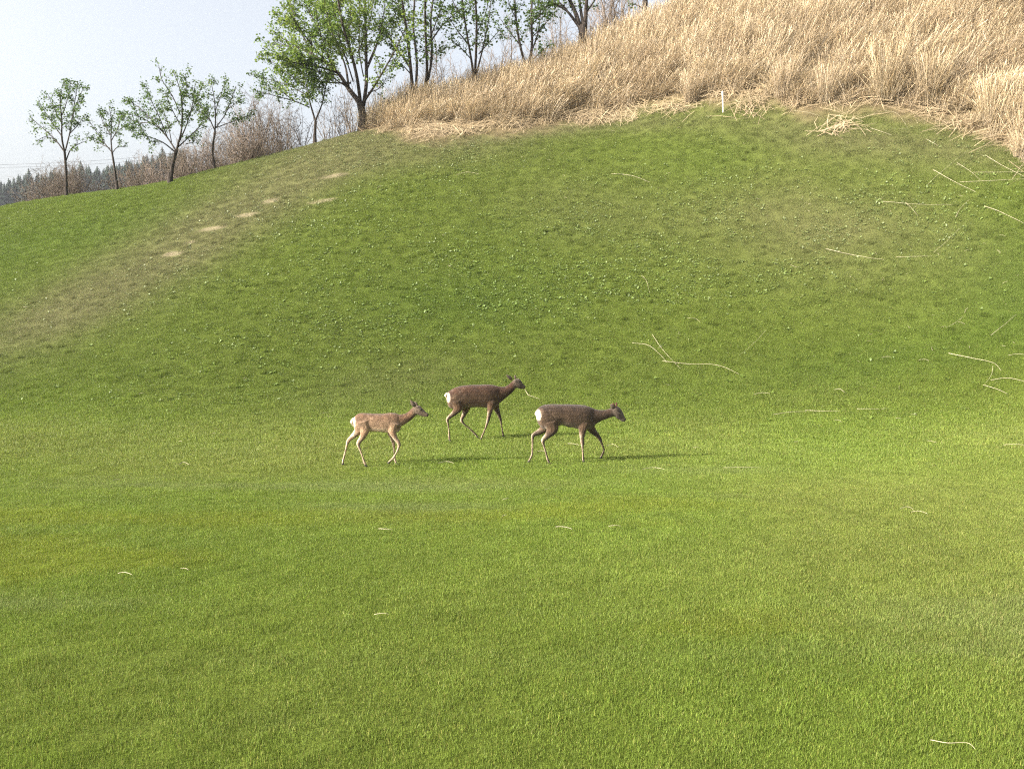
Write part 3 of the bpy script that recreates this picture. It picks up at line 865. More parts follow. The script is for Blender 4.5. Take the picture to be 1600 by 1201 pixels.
def px_tree(name, lab, seed, base_uv, trunk, limbs, per_m=4, Lm=.9, leafy=.6, leafm=None, size=.10, per=2, levels=2, d=None, bark=m_bark, group=None, spread_d=1.0, rpx=1.0, t0=.25, up=.25, sub=3, **k):
    """trunk and limbs are traced as (u, v, radius_px); depth spreads out from the base so that the tree is round"""
    T = Tree(seed)
    base = hit(*base_uv, 15) if d is None else Vector(at(*base_uv, d))
    if d is not None: base.z = min(base.z, float(height(base.x, base.y)))
    D = base.y; ppm = F / D
    rr = T.r
    def P3(uv, dd): return at(uv[0], uv[1], D + dd)
    tp = [P3((q[0], q[1]), 0) for q in trunk]; tp[0] = np.array(base) - np.array([0, 0, .15])
    rad = [q[2] / ppm * rpx for q in trunk]
    Q, R = T.limb(tp, rad[0], rad[-1], 8)
    # root flare
    v, f = tube([np.array(base) + np.array([0, 0, -.15]), np.array(base) + np.array([0, 0, .12]), np.array(base) + np.array([0, 0, .45])], [rad[0] * 1.6, rad[0] * 1.22, rad[0] * .98], 8); T.wood.add(v, f)
    for L in limbs:
        a = rr.uniform(-1, 1); n = len(L['p'])
        du = abs(L['p'][-1][0] - L['p'][0][0]) / ppm + abs(L['p'][-1][1] - L['p'][0][1]) / ppm
        dend = L.get('dd', a * .55 * du * spread_d)
        pts = [P3(q, L.get('d0', 0) + (dend - L.get('d0', 0)) * j / (n - 1)) for j, q in enumerate(L['p'])]
        Q, R = T.limb(pts, L['r'] / ppm * rpx, L.get('r1', .35) / ppm, 6)
        T.twigs(Q, R, L.get('n', per_m), L.get('L', Lm), levels, L.get('t0', t0), L.get('leafy', leafy), up, None, sub=sub)
    return T.build(base, name, lab, "tree", bark, leafm, size, per, group, **k)

def lb(r, *p, **k): return dict(r=r, p=list(p), **k)
TG = "young trees in early leaf along the crest"
px_tree("young_tree", "leftmost slender young tree on the crest, alone against the sky", 1, (104, 306), [(104, 306, 2.6), (103, 265, 2.3), (101, 237, 2.0)], [
    lb(1.8, (101, 238), (96, 215), (97, 185), (93, 160), (98, 132), leafy=.9), lb(1.3, (101, 238), (90, 222), (70, 203), (48, 184), leafy=.45), lb(1.3, (102, 236), (110, 205), (115, 170), (122, 130)),
    lb(1.1, (103, 252), (110, 232), (125, 224), (136, 220), leafy=.35), lb(1.0, (98, 215), (80, 190), (62, 162)), lb(.9, (98, 195), (84, 170), (75, 148)), lb(.9, (108, 210), (122, 196), (132, 180)),
    lb(.8, (112, 190), (118, 165), (130, 138)), lb(.8, (97, 180), (106, 155), (110, 128)), lb(.8, (84, 217), (70, 213), (58, 220), leafy=.3)],
    leafm=m_leaf, size=.10, Lm=.55, per_m=5.5, leafy=.75, rpx=.85, sub=4)
px_tree("young_tree", "smallest young tree on the crest, second from the left", 2, (183, 297), [(183, 297, 2.4), (179, 262, 2.0), (175, 238, 1.7)], [
    lb(1.3, (175, 238), (173, 215), (175, 190), (170, 165)), lb(1.0, (175, 238), (164, 225), (150, 205), (140, 190)), lb(.9, (175, 240), (182, 230), (196, 229), leafy=.7),
    lb(.9, (174, 220), (185, 200), (190, 178)), lb(.8, (174, 212), (160, 190), (155, 172)), lb(.8, (172, 232), (152, 222), (138, 214)), lb(.7, (178, 212), (192, 198), (200, 196), leafy=.5)],
    leafm=m_leaf, size=.10, Lm=.5, per_m=5.5, leafy=.6, rpx=.85, sub=4)
px_tree("young_tree", "wide vase-shaped young tree on the crest, third from the left", 3, (266, 285), [(264, 286, 4.2), (269, 258, 3.6), (276, 234, 3.0)], [
    lb(2.0, (276, 234), (284, 205), (285, 170), (282, 140), (270, 110), leafy=.8), lb(1.5, (275, 236), (262, 215), (240, 190), (215, 165), (192, 155)), lb(1.3, (274, 238), (255, 222), (228, 212), (200, 204)),
    lb(1.4, (278, 230), (298, 212), (315, 195), (322, 170)), lb(1.3, (280, 222), (292, 195), (302, 160), (305, 130)), lb(1.0, (282, 180), (270, 150), (252, 125), (248, 102), leafy=.35), lb(1.0, (262, 216), (250, 185), (235, 155), (228, 132)),
    lb(.9, (255, 205), (225, 185), (200, 178)), lb(.9, (284, 200), (268, 170), (258, 145)), lb(.8, (296, 180), (310, 150), (318, 128)), lb(.8, (283, 165), (292, 140), (290, 115)), lb(.8, (240, 192), (215, 192), (190, 180)),
    lb(.9, (268, 222), (262, 190), (250, 160)), lb(.8, (290, 225), (305, 222), (300, 215), leafy=.5)],
    leafm=m_leaf, size=.10, Lm=.62, per_m=5.5, leafy=.75, rpx=.85, sub=4)
px_tree("young_tree", "thin crooked young tree right of the vase-shaped one", 4, (335, 264), [(335, 266, 2.2), (331, 236, 1.9), (336, 205, 1.7)], [
    lb(1.3, (336, 205), (337, 180), (335, 155), (330, 128)), lb(1.1, (336, 205), (325, 180), (312, 165), (304, 150)), lb(1.0, (337, 200), (352, 180), (362, 155), (368, 135)),
    lb(.9, (337, 200), (358, 192), (378, 185), (398, 178), leafy=.8), lb(.8, (336, 175), (345, 150), (352, 126)), lb(.8, (330, 190), (318, 178), (310, 172)), lb(.7, (350, 175), (368, 162), (378, 150))],
    leafm=m_leaf, size=.10, Lm=.5, per_m=5.5, leafy=.6, rpx=.85, sub=4)
px_tree("spreading_tree", "leafy forked tree whose crown spreads left below the big bright tree", 5, (492, 222), [(491, 224, 3.0), (492, 205, 2.7), (493, 190, 2.4)], [
    lb(1.9, (493, 190), (484, 160), (480, 135), (472, 110)), lb(1.7, (493, 188), (503, 165), (508, 140), (512, 118), leafy=.4), lb(1.2, (484, 168), (460, 158), (430, 150), (400, 142)), lb(1.0, (481, 150), (455, 135), (425, 125), (396, 120)),
    lb(.9, (479, 135), (455, 118), (430, 100), (415, 92)), lb(.9, (460, 158), (435, 140), (412, 132)), lb(.8, (476, 120), (460, 100), (445, 88)), lb(.8, (505, 150), (490, 130), (488, 110))],
    leafm=m_leaf, size=.10, Lm=.65, per_m=6, leafy=.8, rpx=.85, sub=4)
px_tree("large_tree", "large multi-stemmed tree with bright yellow-green leaves at the reed bed's left end", 6, (567, 203), [(568, 205, 8.5), (567, 180, 7.5), (562, 160, 6.5)], [
    lb(5.0, (562, 160), (545, 140), (530, 115), (505, 95), (470, 75), (440, 60), n=5, r1=.8), lb(3.6, (563, 158), (558, 120), (548, 80), (535, 40), (525, -20), (520, -60), r1=1, n=4.5), lb(4.0, (568, 165), (573, 130), (572, 90), (571, 40), (570, -30), (572, -80), r1=1.2, n=3.5, leafy=.5),
    lb(2.6, (568, 160), (585, 135), (600, 110), (622, 70), (640, 30), leafy=.5), lb(2.4, (545, 138), (540, 100), (520, 60), (500, 20), (490, -30)), lb(2.2, (530, 115), (500, 105), (468, 100), (432, 92)), lb(2.0, (515, 102), (490, 75), (465, 40), (445, 10)),
    lb(1.8, (490, 87), (470, 50), (455, 15), (450, -30)), lb(1.8, (548, 130), (525, 130), (495, 128), (455, 120), leafy=.7), lb(1.8, (535, 90), (515, 40), (505, -10)), lb(1.6, (555, 110), (545, 70), (548, 20), (550, -40)), lb(1.6, (573, 110), (590, 70), (600, 20), (605, -30), leafy=.5),
    lb(1.5, (470, 75), (445, 72), (425, 62)), lb(1.5, (480, 60), (452, 35), (432, 28)), lb(1.4, (500, 50), (480, 15), (472, -20)), lb(1.2, (575, 145), (592, 140), (604, 122), leafy=.4), lb(1.4, (520, 105), (505, 75), (480, 60)), lb(1.3, (560, 80), (578, 40), (585, -10), leafy=.6),
    lb(1.4, (505, 95), (480, 90), (450, 85)), lb(1.4, (540, 60), (520, 20), (515, -30)), lb(1.6, (545, 138), (522, 108), (502, 60), (492, 10)), lb(1.5, (552, 128), (540, 90), (527, 50), (532, 0), dd=-1.2),
    lb(1.4, (568, 120), (560, 80), (563, 40), (560, -20), dd=1.0), lb(1.4, (528, 118), (492, 112), (458, 96), (426, 84)), lb(1.2, (512, 100), (500, 125), (478, 138), (450, 142), leafy=.7), lb(1.3, (545, 100), (530, 72), (512, 40), (508, 5), dd=1.5),
    lb(1.3, (575, 100), (592, 60), (618, 25), (628, -15)), lb(1.2, (540, 135), (515, 118), (485, 105), (462, 70), dd=-1.6)],
    leafm=m_leaf_bright, size=.13, Lm=1.05, per_m=7, leafy=.68, per=2, rpx=.78, sub=4, spread_d=1.3)
px_tree("grove_tree", "multi-stemmed tree rising from the reeds just right of the big bright tree", 7, (650, 174), [(648, 176, 7.5), (648, 155, 7), (646, 138, 6)], [
    lb(4.0, (645, 142), (641, 100), (636, 50), (628, 0), (622, -50), r1=1.2, n=3), lb(3.2, (650, 140), (652, 95), (645, 45), (648, 0), (650, -50), r1=1.2, n=3), lb(3.4, (662, 160), (668, 110), (665, 55), (664, 0), (668, -60), r1=1.2, n=3, d0=.6), lb(3.0, (664, 150), (676, 90), (672, 30), (680, -20), (684, -60), r1=1, d0=.8),
    lb(2.0, (643, 110), (620, 75), (600, 50), (585, 35)), lb(1.8, (670, 70), (690, 40), (715, 18), (738, 0)), lb(1.5, (672, 60), (685, 25), (700, -15)), lb(1.4, (640, 75), (622, 40), (612, 0)), lb(1.4, (645, 120), (628, 100), (612, 96), leafy=.7), lb(1.2, (667, 95), (682, 82), (690, 72)), lb(1.2, (642, 60), (625, 20), (610, -20))],
    leafm=m_leaf, size=.14, Lm=.75, per_m=5, leafy=.45, rpx=.72, sub=4)
px_tree("grove_tree", "slim triple-stemmed tree in the reeds, second of the grove", 8, (742, 158), [(740, 158, 5.0), (741, 135, 4.5), (742, 118, 4)], [
    lb(2.6, (741, 122), (735, 85), (728, 45), (722, 0), (718, -50), r1=1), lb(2.8, (742, 120), (744, 80), (745, 30), (742, -10), (745, -60), r1=1), lb(2.2, (744, 118), (756, 70), (765, 25), (770, -30)), lb(1.4, (732, 70), (712, 45), (700, 25)), lb(1.4, (748, 85), (765, 65), (780, 48)), lb(1.2, (725, 30), (708, 5), (700, -20)),
    lb(1.2, (738, 95), (718, 72), (705, 64)), lb(1.2, (746, 50), (760, 20), (765, -10))], leafm=m_leaf, size=.14, Lm=.75, per_m=5, leafy=.45, rpx=.72, sub=4)
px_tree("grove_tree", "twin-trunked tree standing in the reeds, third of the grove", 9, (824, 138), [(826, 138, 6.5), (826, 118, 5.5), (825, 105, 5)], [
    lb(3.2, (823, 110), (812, 70), (806, 30), (803, -20), (800, -60), r1=1), lb(3.6, (826, 108), (832, 70), (830, 30), (832, -20), (835, -60), r1=1), lb(1.8, (831, 80), (842, 50), (845, 15), (850, -20)), lb(1.3, (812, 70), (795, 48), (782, 30)), lb(1.3, (830, 60), (850, 40), (865, 22)), lb(1.1, (808, 35), (795, 5), (790, -20)),
    lb(1.2, (830, 40), (852, 15), (870, -5)), lb(1.2, (830, 95), (842, 85), (860, 70), leafy=.3)], leafm=m_leaf, size=.14, Lm=.75, per_m=5, leafy=.45, rpx=.72, sub=4)
px_tree("grove_tree", "thick-trunked nearly leafless tree above the reed slope, fourth of the grove", 10, (911, 98), [(912, 98, 10), (911, 70, 8.5), (911, 40, 7.5)], [
    lb(4.6, (908, 48), (900, 22), (890, 0), (875, -25), (850, -55), r1=1.2), lb(4.6, (914, 45), (916, 10), (918, -20), (925, -60), r1=1.4), lb(3.0, (905, 42), (885, 15), (862, 5), (840, 4)), lb(3, (911, 40), (905, 0), (900, -45), r1=1.2), lb(1.6, (885, 15), (865, -5), (845, -22)),
    lb(1.8, (916, 20), (930, 0), (945, -20)), lb(1.4, (862, 5), (848, 15), (838, 22), leafy=.7)], leafm=m_leaf, size=.14, Lm=.9, per_m=4, leafy=.3, rpx=.85, sub=4)
px_tree("grove_tree", "dark trunk rising behind the reeds where they meet the top of the picture", 11, (1007, 58), [(1006, 60, 5), (1007, 30, 4.5), (1008, 0, 4)], [
    lb(3, (1008, 2), (1005, -30), (1000, -70), r1=1), lb(2, (1008, 2), (1016, -30), (1028, -60)), lb(1.2, (1007, 15), (995, 8), (983, 5))], leafm=m_leaf, size=.14, Lm=.6, per_m=3, leafy=.3)

# leafless shrubs and saplings behind the crest
def bare_shrub(u, v, d, hpx, wpx, stems, seed, lab, group, m=m_twig, name="bare_shrub", dens=1.0, leafy=0.0):
    T = Tree(seed); T.rmin = .0085; r = T.r; ppm = F / d
    a = at(u, v, d); base = Vector((a[0], a[1], float(height(a[0], a[1]))))
    hh = hpx / ppm + max(0, a[2] - base.z); w = wpx / ppm
    for k in range(stems):
        an = r.uniform(0, 6.283); fr = r.random() ** .6
        e = np.array([math.cos(an) * w * .5 * fr, math.sin(an) * w * .5 * fr, hh * math.sqrt(max(.12, 1 - .8 * fr * fr)) * r.uniform(.72, 1.0)])
        b0 = np.array(base) + np.array([math.cos(an), math.sin(an), 0]) * r.uniform(0, .10) * w
        pts = [b0 - np.array([0, 0, .1])]
        for j in range(1, 6):
            t = j / 5
            pts.append(b0 + np.array([e[0] * t ** 1.3 + r.gauss(0, .035 * hh), e[1] * t ** 1.3 + r.gauss(0, .035 * hh), e[2] * t]))
        Q, R = T.limb(pts, .011 * hh ** .7 * r.uniform(.6, 1.3), .007, 4)
        T.twigs(Q, R, 3.2 * dens, hh * .26, 2, .12, 0, .15, None, (.5, 1.15), 3.5)
    root = empty(name, base, label=lab, category="shrub" if name == "bare_shrub" else "sapling", group=group)
    me = T.wood.mesh("branches", m, True); me.transform(Matrix.Translation(-base)); link("branches", me, root)
    return root

bare_shrub(100, 300, 60, 46, 128, 150, 40, "rounded pinkish-brown leafless bush behind the leftmost young tree", None, m_twig, dens=1.6)
SG = "leafless brown shrubs in the thicket behind the crest"
k = 0
for (u, v, hp, wp, lab) in [(196, 295, 38, 46, "low leafless shrub just right of the smallest young tree's trunk"),
        (218, 291, 46, 50, "leafless brown shrub midway between the smallest and the vase-shaped young trees"),
        (242, 286, 50, 50, "leafless brown shrub close left of the vase-shaped tree's trunk"),
        (262, 282, 48, 50, "leafless brown shrub directly behind the vase-shaped tree's trunk"),
        (286, 277, 56, 54, "leafless shrub just right of the vase-shaped tree's trunk"),
        (308, 272, 62, 52, "leafless brown shrub midway between the vase-shaped and the crooked young trees"),
        (334, 265, 68, 54, "leafless shrub directly behind the crooked young tree's trunk"),
        (358, 259, 78, 54, "tall leafless shrub just right of the crooked young tree's trunk"),
        (384, 252, 86, 52, "pale-twigged tall shrub in the middle of the thicket right of the crooked tree"),
        (408, 246, 94, 52, "tallest pale-twigged shrub of the thicket, below the spreading tree's left limb tip"),
        (430, 241, 92, 48, "tall leafless shrub at the right end of the thicket, left of the forked tree"),
        (320, 270, 44, 70, "low broad leafless shrub filling the thicket left of the crooked tree"),
        (395, 250, 54, 70, "low broad leafless shrub in front of the tallest shrubs of the thicket"),
        (350, 263, 50, 70, "low broad leafless shrub at the foot of the thicket right of the crooked tree")]:
    bare_shrub(u, v, 48 + (k % 4) * 2.5, hp * 1.05, wp * 1.25, 34, 60 + k, lab, SG, [m_twig, m_twig_pale][k % 3 == 2], dens=1.2); k += 1
SG2 = "bare saplings beside the forked spreading tree"
for (u, v, hp, wp, s_, lab) in [(452, 236, 84, 46, 8, "twiggy bare sapling standing left of the forked tree's trunk"), (474, 230, 76, 44, 8, "bare sapling touching the forked tree's trunk from the left"),
        (512, 219, 72, 46, 8, "dark bare sapling just right of the forked tree's trunk"), (530, 214, 80, 48, 9, "dark bare sapling midway between the forked tree and the big bright tree"),
        (549, 209, 84, 46, 9, "dark bare sapling leaning against the big bright tree's trunk from the left")]:
    bare_shrub(u, v, 46 + (k % 3) * 2, hp, wp, s_, 60 + k, lab, SG2, m_bark if k % 2 else m_twig, name="bare_sapling", dens=.9); k += 1
SG3 = "pale bare saplings seen between the grove trunks"
GP = "between the big bright tree and the first grove tree"
for (u, v, hp, wp, s_, lab) in [(592, 180, 55, 44, 5, "pale bare sapling rising from the reeds right of the big bright tree"), (620, 176, 60, 44, 5, "pale bare sapling in the reeds left of the first grove tree"),
        (690, 165, 110, 44, 5, "taller pale sapling between the first and second grove trees"), (714, 160, 75, 40, 5, "shorter pale sapling close left of the second grove tree"),
        (766, 152, 70, 44, 5, "low bare sapling close right of the second grove tree"), (788, 146, 105, 44, 5, "tall bare sapling midway between the second and third grove trees"),
        (806, 142, 80, 36, 4, "thin bare sapling close left of the twin-trunked grove tree"), (850, 130, 100, 46, 6, "bare sapling close right of the twin-trunked grove tree"),
        (872, 120, 95, 44, 5, "bare sapling midway between the twin-trunked and the thick-trunked trees"), (890, 112, 70, 34, 4, "thin bare sapling touching the thick-trunked tree from the left"),
        (934, 92, 130, 50, 7, "dense bare sapling close right of the thick-trunked tree"), (958, 82, 130, 50, 7, "tall bare sapling above the reeds right of the thick-trunked tree"),
        (982, 70, 110, 46, 6, "bare sapling close left of the dark trunk at the top of the picture"), (672, 168, 60, 44, 5, "low bare sapling close right of the first grove tree")]:
    bare_shrub(u, v, 48 + (k % 3) * 3, hp * 1.3, wp * 1.15, s_ + 4, 60 + k, lab, SG3, m_twig_pale if k % 3 else m_twig, name="bare_sapling", dens=.9); k += 1

# ------------------------------------------------------------------ far wooded ridge
def conifer_mesh(q):
    r = np.random.default_rng(800 + q); B = Bag()
    v, f = tube([[0, 0, -1], [0, 0, 6], [0, 0, 13]], [.28, .2, .03], 5); B.add(v, f, .0)
    V = []; C = []
    for lv in range(15):
        z = 1.2 + lv * .82; R = (13.2 - z) ** .8 * .50 * r.uniform(.75, 1.2)
        for k in range(11):
            a = k / 11 * 6.283 + r.uniform(0, .6); rr_ = R * r.uniform(.7, 1.15)
            d = np.array([math.cos(a), math.sin(a), 0]); s_ = np.array([-d[1], d[0], 0]) * rr_ * .34
            V += [np.array([0, 0, z + .5]), d * rr_ * .6 + s_ + np.array([0, 0, z + .05]), d * rr_ + np.array([0, 0, z - .55]), d * rr_ * .6 - s_ + np.array([0, 0, z])]
            C += [r.uniform(0, 1)] * 4
    B.add(np.array(V), np.arange(len(V)).reshape(-1, 4), np.array(C))
    return B.mesh("conifer", m_conifer)
cm = [conifer_mesh(q) for q in range(3)]
cnt = 0
for row in range(4):
    for u in np.arange(-24, 300, 4.6):
        d = 334 - row * 5.0 + random.uniform(-2, 2); uu = u + random.uniform(-2.6, 2.6)
        x_ = (uu - 800) / F * d
        s = random.uniform(.5, .85) * (1.25 if random.random() < .08 else 1)
        o = link("conifer", cm[cnt % 3], category="conifer", label="dark conifer in the far wood on the ridge at the left", group="conifers on the far ridge")
        o.location = (x_, d, float(height(x_, d)) - .3); o.scale = (s * random.uniform(.9, 1.3), s * 1.1, s); o.rotation_euler = (0, 0, random.uniform(0, 6.28)); cnt += 1
print("conifers", cnt)

# ------------------------------------------------------------------ two power line cables far off
for (p0, p1, lab) in (((-60, 258), (420, 219), "upper faint power line cable crossing the sky at left"), ((-60, 262), (420, 226), "lower faint power line cable crossing the sky at left")):
    a = at(*p0, 150); b_ = at(*p1, 165); pts = [a + (b_ - a) * t - np.array([0, 0, 1.2 * 4 * t * (1 - t)]) for t in np.linspace(0, 1, 24)]
    v, f = tube(pts, [.022] * 24, 4); B = Bag(); B.add(v, f)
    link("power_cable", B.mesh("power_cable", m_cable), category="power line", label=lab, group="power line cables")

# ------------------------------------------------------------------ deer
def deer_fur():
    m, nt, b = mat("deer_fur", .75, .25)
    a = add(nt, "ShaderNodeAttribute", attribute_name="coat")
    tc = add(nt, "ShaderNodeTexCoord"); mp = add(nt, "ShaderNodeMapping"); mp.inputs["Scale"].default_value = (1, 1, 1)
    n1 = add(nt, "ShaderNodeTexNoise", i_Scale=42.0, i_Detail=4.0, i_Roughness=.7); n2 = add(nt, "ShaderNodeTexNoise", i_Scale=13.0, i_Detail=3.0)
    nt.links.new(tc.outputs["Object"], n1.inputs[0]); nt.links.new(tc.outputs["Object"], n2.inputs[0])
    k = ramp(nt, n1.outputs[0], [(.32, (.88, .87, .86)), (.68, (1.10, 1.10, 1.10))]); k2 = ramp(nt, n2.outputs[0], [(.35, (.72, .69, .66)), (.65, (1.25, 1.24, 1.22))])
    c = mixc(nt, 'MULTIPLY', 1.0, a.outputs["Color"], k); c = mixc(nt, 'MULTIPLY', 1.0, c, k2)
    nt.links.new(c, b.inputs["Base Color"]); bump(nt, b, n1.outputs[0], .02)
    b.inputs["Sheen Weight"].default_value = .15
    return m
m_fur = deer_fur()
m_dark, nt, b = mat("dark_horn", .45, .4); b.inputs["Base Color"].default_value = (.02, .017, .015, 1)
m_eye, nt, b = mat("eye_gloss", .1, .6); b.inputs["Base Color"].default_value = (.008, .006, .005, 1)
m_velvet, nt, b = mat("antler_velvet", .8, .2); b.inputs["Base Color"].default_value = (.06, .022, .016, 1)
m_earfur, nt, b = mat("ear_fur", .8, .2); b.inputs["Base Color"].default_value = (.10, .075, .055, 1)

def loft(secs, nseg=14, power=2.3, sub=4):
    """secs: list of (centre, up-vector*half height, side-vector*half width); smooth closed skin"""
    S = np.array([[*c, *t, *w] for c, t, w in secs], float); n = len(S)
    idx = np.arange(n); ks = np.linspace(0, n - 1, (n - 1) * sub + 1)
    out = []
    for k in ks:
        i = min(int(k), n - 2); t = k - i
        a, b_, c_, d_ = S[max(i - 1, 0)], S[i], S[i + 1], S[min(i + 2, n - 1)]
        out.append(.5 * ((2 * b_) + (c_ - a) * t + (2 * a - 5 * b_ + 4 * c_ - d_) * t * t + (-a + 3 * b_ - 3 * c_ + d_) * t ** 3))
    S = np.array(out)
    th = np.arange(nseg) * 2 * math.pi / nseg
    ct = np.sign(np.cos(th)) * np.abs(np.cos(th)) ** (2 / power); st = np.sign(np.sin(th)) * np.abs(np.sin(th)) ** (2 / power)
    V = S[:, None, 0:3] + S[:, None, 3:6] * ct[None, :, None] + S[:, None, 6:9] * st[None, :, None]
    m = len(S); i = np.arange(m - 1)[:, None] * nseg; j = np.arange(nseg)[None]
    Fq = np.stack([i + j, i + (j + 1) % nseg, i + nseg + (j + 1) % nseg, i + nseg + j], -1).reshape(-1, 4).tolist()
    V = V.reshape(-1, 3)
    V = np.concatenate([V, S[:1, :3], S[-1:, :3]]); a, b_ = len(V) - 2, len(V) - 1
    for j in range(nseg):
        Fq.append([a, (j + 1) % nseg, j]); Fq.append([b_, (m - 1) * nseg + j, (m - 1) * nseg + (j + 1) % nseg])
    return V, Fq

def build_deer(spec):
    ox, oy, sc = spec['origin']
    foot = hit(*spec['foot'], 8)
    yaw = math.radians(spec['yaw'])
    fwd = Vector((math.cos(yaw), math.sin(yaw), 0)); near = Vector((math.sin(yaw), -math.cos(yaw), 0))
    O = Vector((foot.x, foot.y, foot.z)) - near * .0
    def P(q, s=0.0):               # traced point on the plane at lateral offset s toward the camera
        u, v = ox + q[0] / sc, oy + q[1] / sc
        a, b_ = ray(u, v); dv = Vector((float(a), 1.0, float(b_))); o = Vector((0, 0, CAM_Z)); p0 = O + near * s
        t = (p0 - o).dot(near) / dv.dot(near)
        return np.array(o + dv * t)
    nv = np.array(near)
    parts = []
    # trunk of the body
    secs = [(0.5 * (P(t) + P(b_)), .5 * (P(t) - P(b_)), nv * w * .9) for t, b_, w in spec['torso']]
    parts.append(loft(secs, 18, 2.2))
    secs = [(0.5 * (P(t) + P(b_)), .5 * (P(t) - P(b_)), nv * w) for t, b_, w in spec['neck']]
    parts.append(loft(secs, 14, 2.0))
    secs = [(0.5 * (P(t) + P(b_)), .5 * (P(t) - P(b_)), nv * w) for t, b_, w in spec['head']]
    parts.append(loft(secs, 14, 2.2))
    # legs
    hoofs = []
    for leg in spec['legs']:
        js = leg['j']; s0, s1 = leg['s']; n = len(js); C = []
        for k, q in enumerate(js):
            t = min(k / 2.0, 1.0); C.append(P(q[:2], s0 + (s1 - s0) * t))
        C = np.array(C)
        gz = float(height(C[-1][0], C[-1][1])) + .022 + leg.get('lift', 0)
        dz = gz - C[-1][2]
        wts = np.linspace(0, 1, n) ** 1.3
        C[:, 2] += dz * wts
        secs = []
        for k in range(n):
            tan = C[min(k + 1, n - 1)] - C[max(k - 1, 0)]; tan /= np.linalg.norm(tan)
            up = np.cross(tan, nv); up /= np.linalg.norm(up)
            hw = js[k][2] / 200.0 * (.80 if k > 3 else .97); lw = js[k][3] if len(js[k]) > 3 else hw * .85
            secs.append((C[k], up * hw, nv * lw))
        parts.append(loft(secs, 10, 2.0, 5))
        tan = C[-1] - C[-2]; tan /= np.linalg.norm(tan); hoofs.append((C[-1], tan, C[-2]))
    # joined into one continuous skin
    V = []; Fc = []; n = 0
    for v, f in parts:
        V.append(v); Fc += [[a + n for a in q] for q in f]; n += len(v)
    V = np.concatenate(V) - np.array(O)
    me = bpy.data.meshes.new("tmp"); me.from_pydata(V.tolist(), [], Fc)
    bm = bmesh.new(); bm.from_mesh(me); bmesh.ops.recalc_face_normals(bm, faces=bm.faces); bm.to_mesh(me); bm.free()
    ob = bpy.data.objects.new("tmp", me); COL.objects.link(ob)
    md = ob.modifiers.new("r", 'REMESH'); md.mode = 'VOXEL'; md.voxel_size = .0085
    md = ob.modifiers.new("s", 'SMOOTH'); md.factor = .5; md.iterations = 3
    dg = bpy.context.evaluated_depsgraph_get(); dg.update()
    body = bpy.data.meshes.new_from_object(ob.evaluated_get(dg)); body.name = "body"
    COL.objects.unlink(ob); bpy.data.objects.remove(ob)
    # coat colours by place on the body
    nvz = len(body.vertices); co = np.zeros(nvz * 3, np.float32); body.vertices.foreach_get("co", co); co = co.reshape(-1, 3)
    no = np.zeros(nvz * 3, np.float32); body.vertices.foreach_get("normal", no); no = no.reshape(-1, 3)
    X = co @ np.array(fwd); Z = co[:, 2]; Y = co @ nv
    tr = spec['torso']; tp = np.array([P(t) - np.array(O) for t, _, _ in tr]); bt = np.array([P(b_) - np.array(O) for _, b_, _ in tr])
    tX = tp @ np.array(fwd); topz = np.interp(X, tX, tp[:, 2]); botz = np.interp(X, tX, bt[:, 2]); x0, x1 = tX[0], tX[-1]
    rel = np.clip((Z - botz) / (topz - botz + 1e-6), -3, 1.5)
    sp = spec['coat']; back, flank, belly, leg_, rump = [np.array(c) for c in (sp['back'], np.array(sp['flank']), sp['belly'], sp['leg'], (.55, .48, .38))]
    col = flank + (back - flank) * sstep(.45, .95, rel)[:, None]
    col = col + (back * .75 - col) * (sstep(.93, 1.05, rel) * sstep(.2, .6, no[:, 2]))[:, None]
    und = sstep(.15, .8, -no[:, 2]) * sstep(-.3, .0, rel) * (X > x0 + .12) * (X < x1)
    col = col + (belly - col) * (und * .8)[:, None]
    onleg = sstep(.0, -.28, rel) * (Z < bt[:, 2].max())
    nz = fbm(X * 14 + 40, Z * 14 + Y * 9, 3, 3)
    col = col + (leg_ - col) * onleg[:, None]
    low = sstep(.42, .05, rel) * (1 - onleg); col = col * (1 + .45 * low[:, None] * np.array([1, .95, .9]))
    rear_lit = onleg * sstep(.2, .8, -(no @ np.array(fwd)))
    col = col + (np.array(sp['leg_lit']) - col) * (rear_lit * .8)[:, None]  # rear edges of the legs paled: sunlight painted into the coat
    # pale rump patch
    rr_ = np.hypot((X - x0 - .01) / sp.get('rx', .045), (Z - (topz * .45 + botz * .55) - .04) / .088)
    rp = sstep(1.22, .72, rr_ + .7 * (nz - .5)) * (Z > botz - .1)
    col = col + (rump - col) * rp[:, None]
    hp = P(spec['head'][0][0]) - np.array(O); hX = hp @ np.array(fwd)
    hd = sstep(hX - .03, hX + .05, X)
    col = col + (np.array(sp['head']) - col) * hd[:, None]
    ns = P(spec['nose']) - np.array(O); dn_ = np.linalg.norm(co - ns, axis=1)
    col = col + (np.array([.015, .012, .012]) - col) * sstep(.045, .025, dn_)[:, None]
    lowz = co[:, 2] - height(co[:, 0] + O.x, co[:, 1] + O.y) + O.z
    col = col + (np.array([.02, .017, .015]) - col) * (sstep(.05, .03, lowz))[:, None]
    # faint pale spots of the new summer coat on the haunch
    spots = sstep(.66, .74, noise(X * 24 + 5, Z * 24 + 3, 77)) * sstep(.25, .5, rel) * sstep(x0 + .5, x0 + .2, X) * (rel < .98)
    col = col + (np.array([.42, .30, .20]) - col) * (spots * sp.get('spots', .5))[:, None]
    col *= (.8 + .4 * nz)[:, None]
    ca = body.color_attributes.new("coat", 'FLOAT_COLOR', 'POINT')
    ca.data.foreach_set("color", np.concatenate([col, np.ones((nvz, 1))], 1).astype(np.float32).ravel())
    body.materials.clear(); body.materials.append(m_fur); body.polygons.foreach_set("use_smooth", np.ones(len(body.polygons), bool))
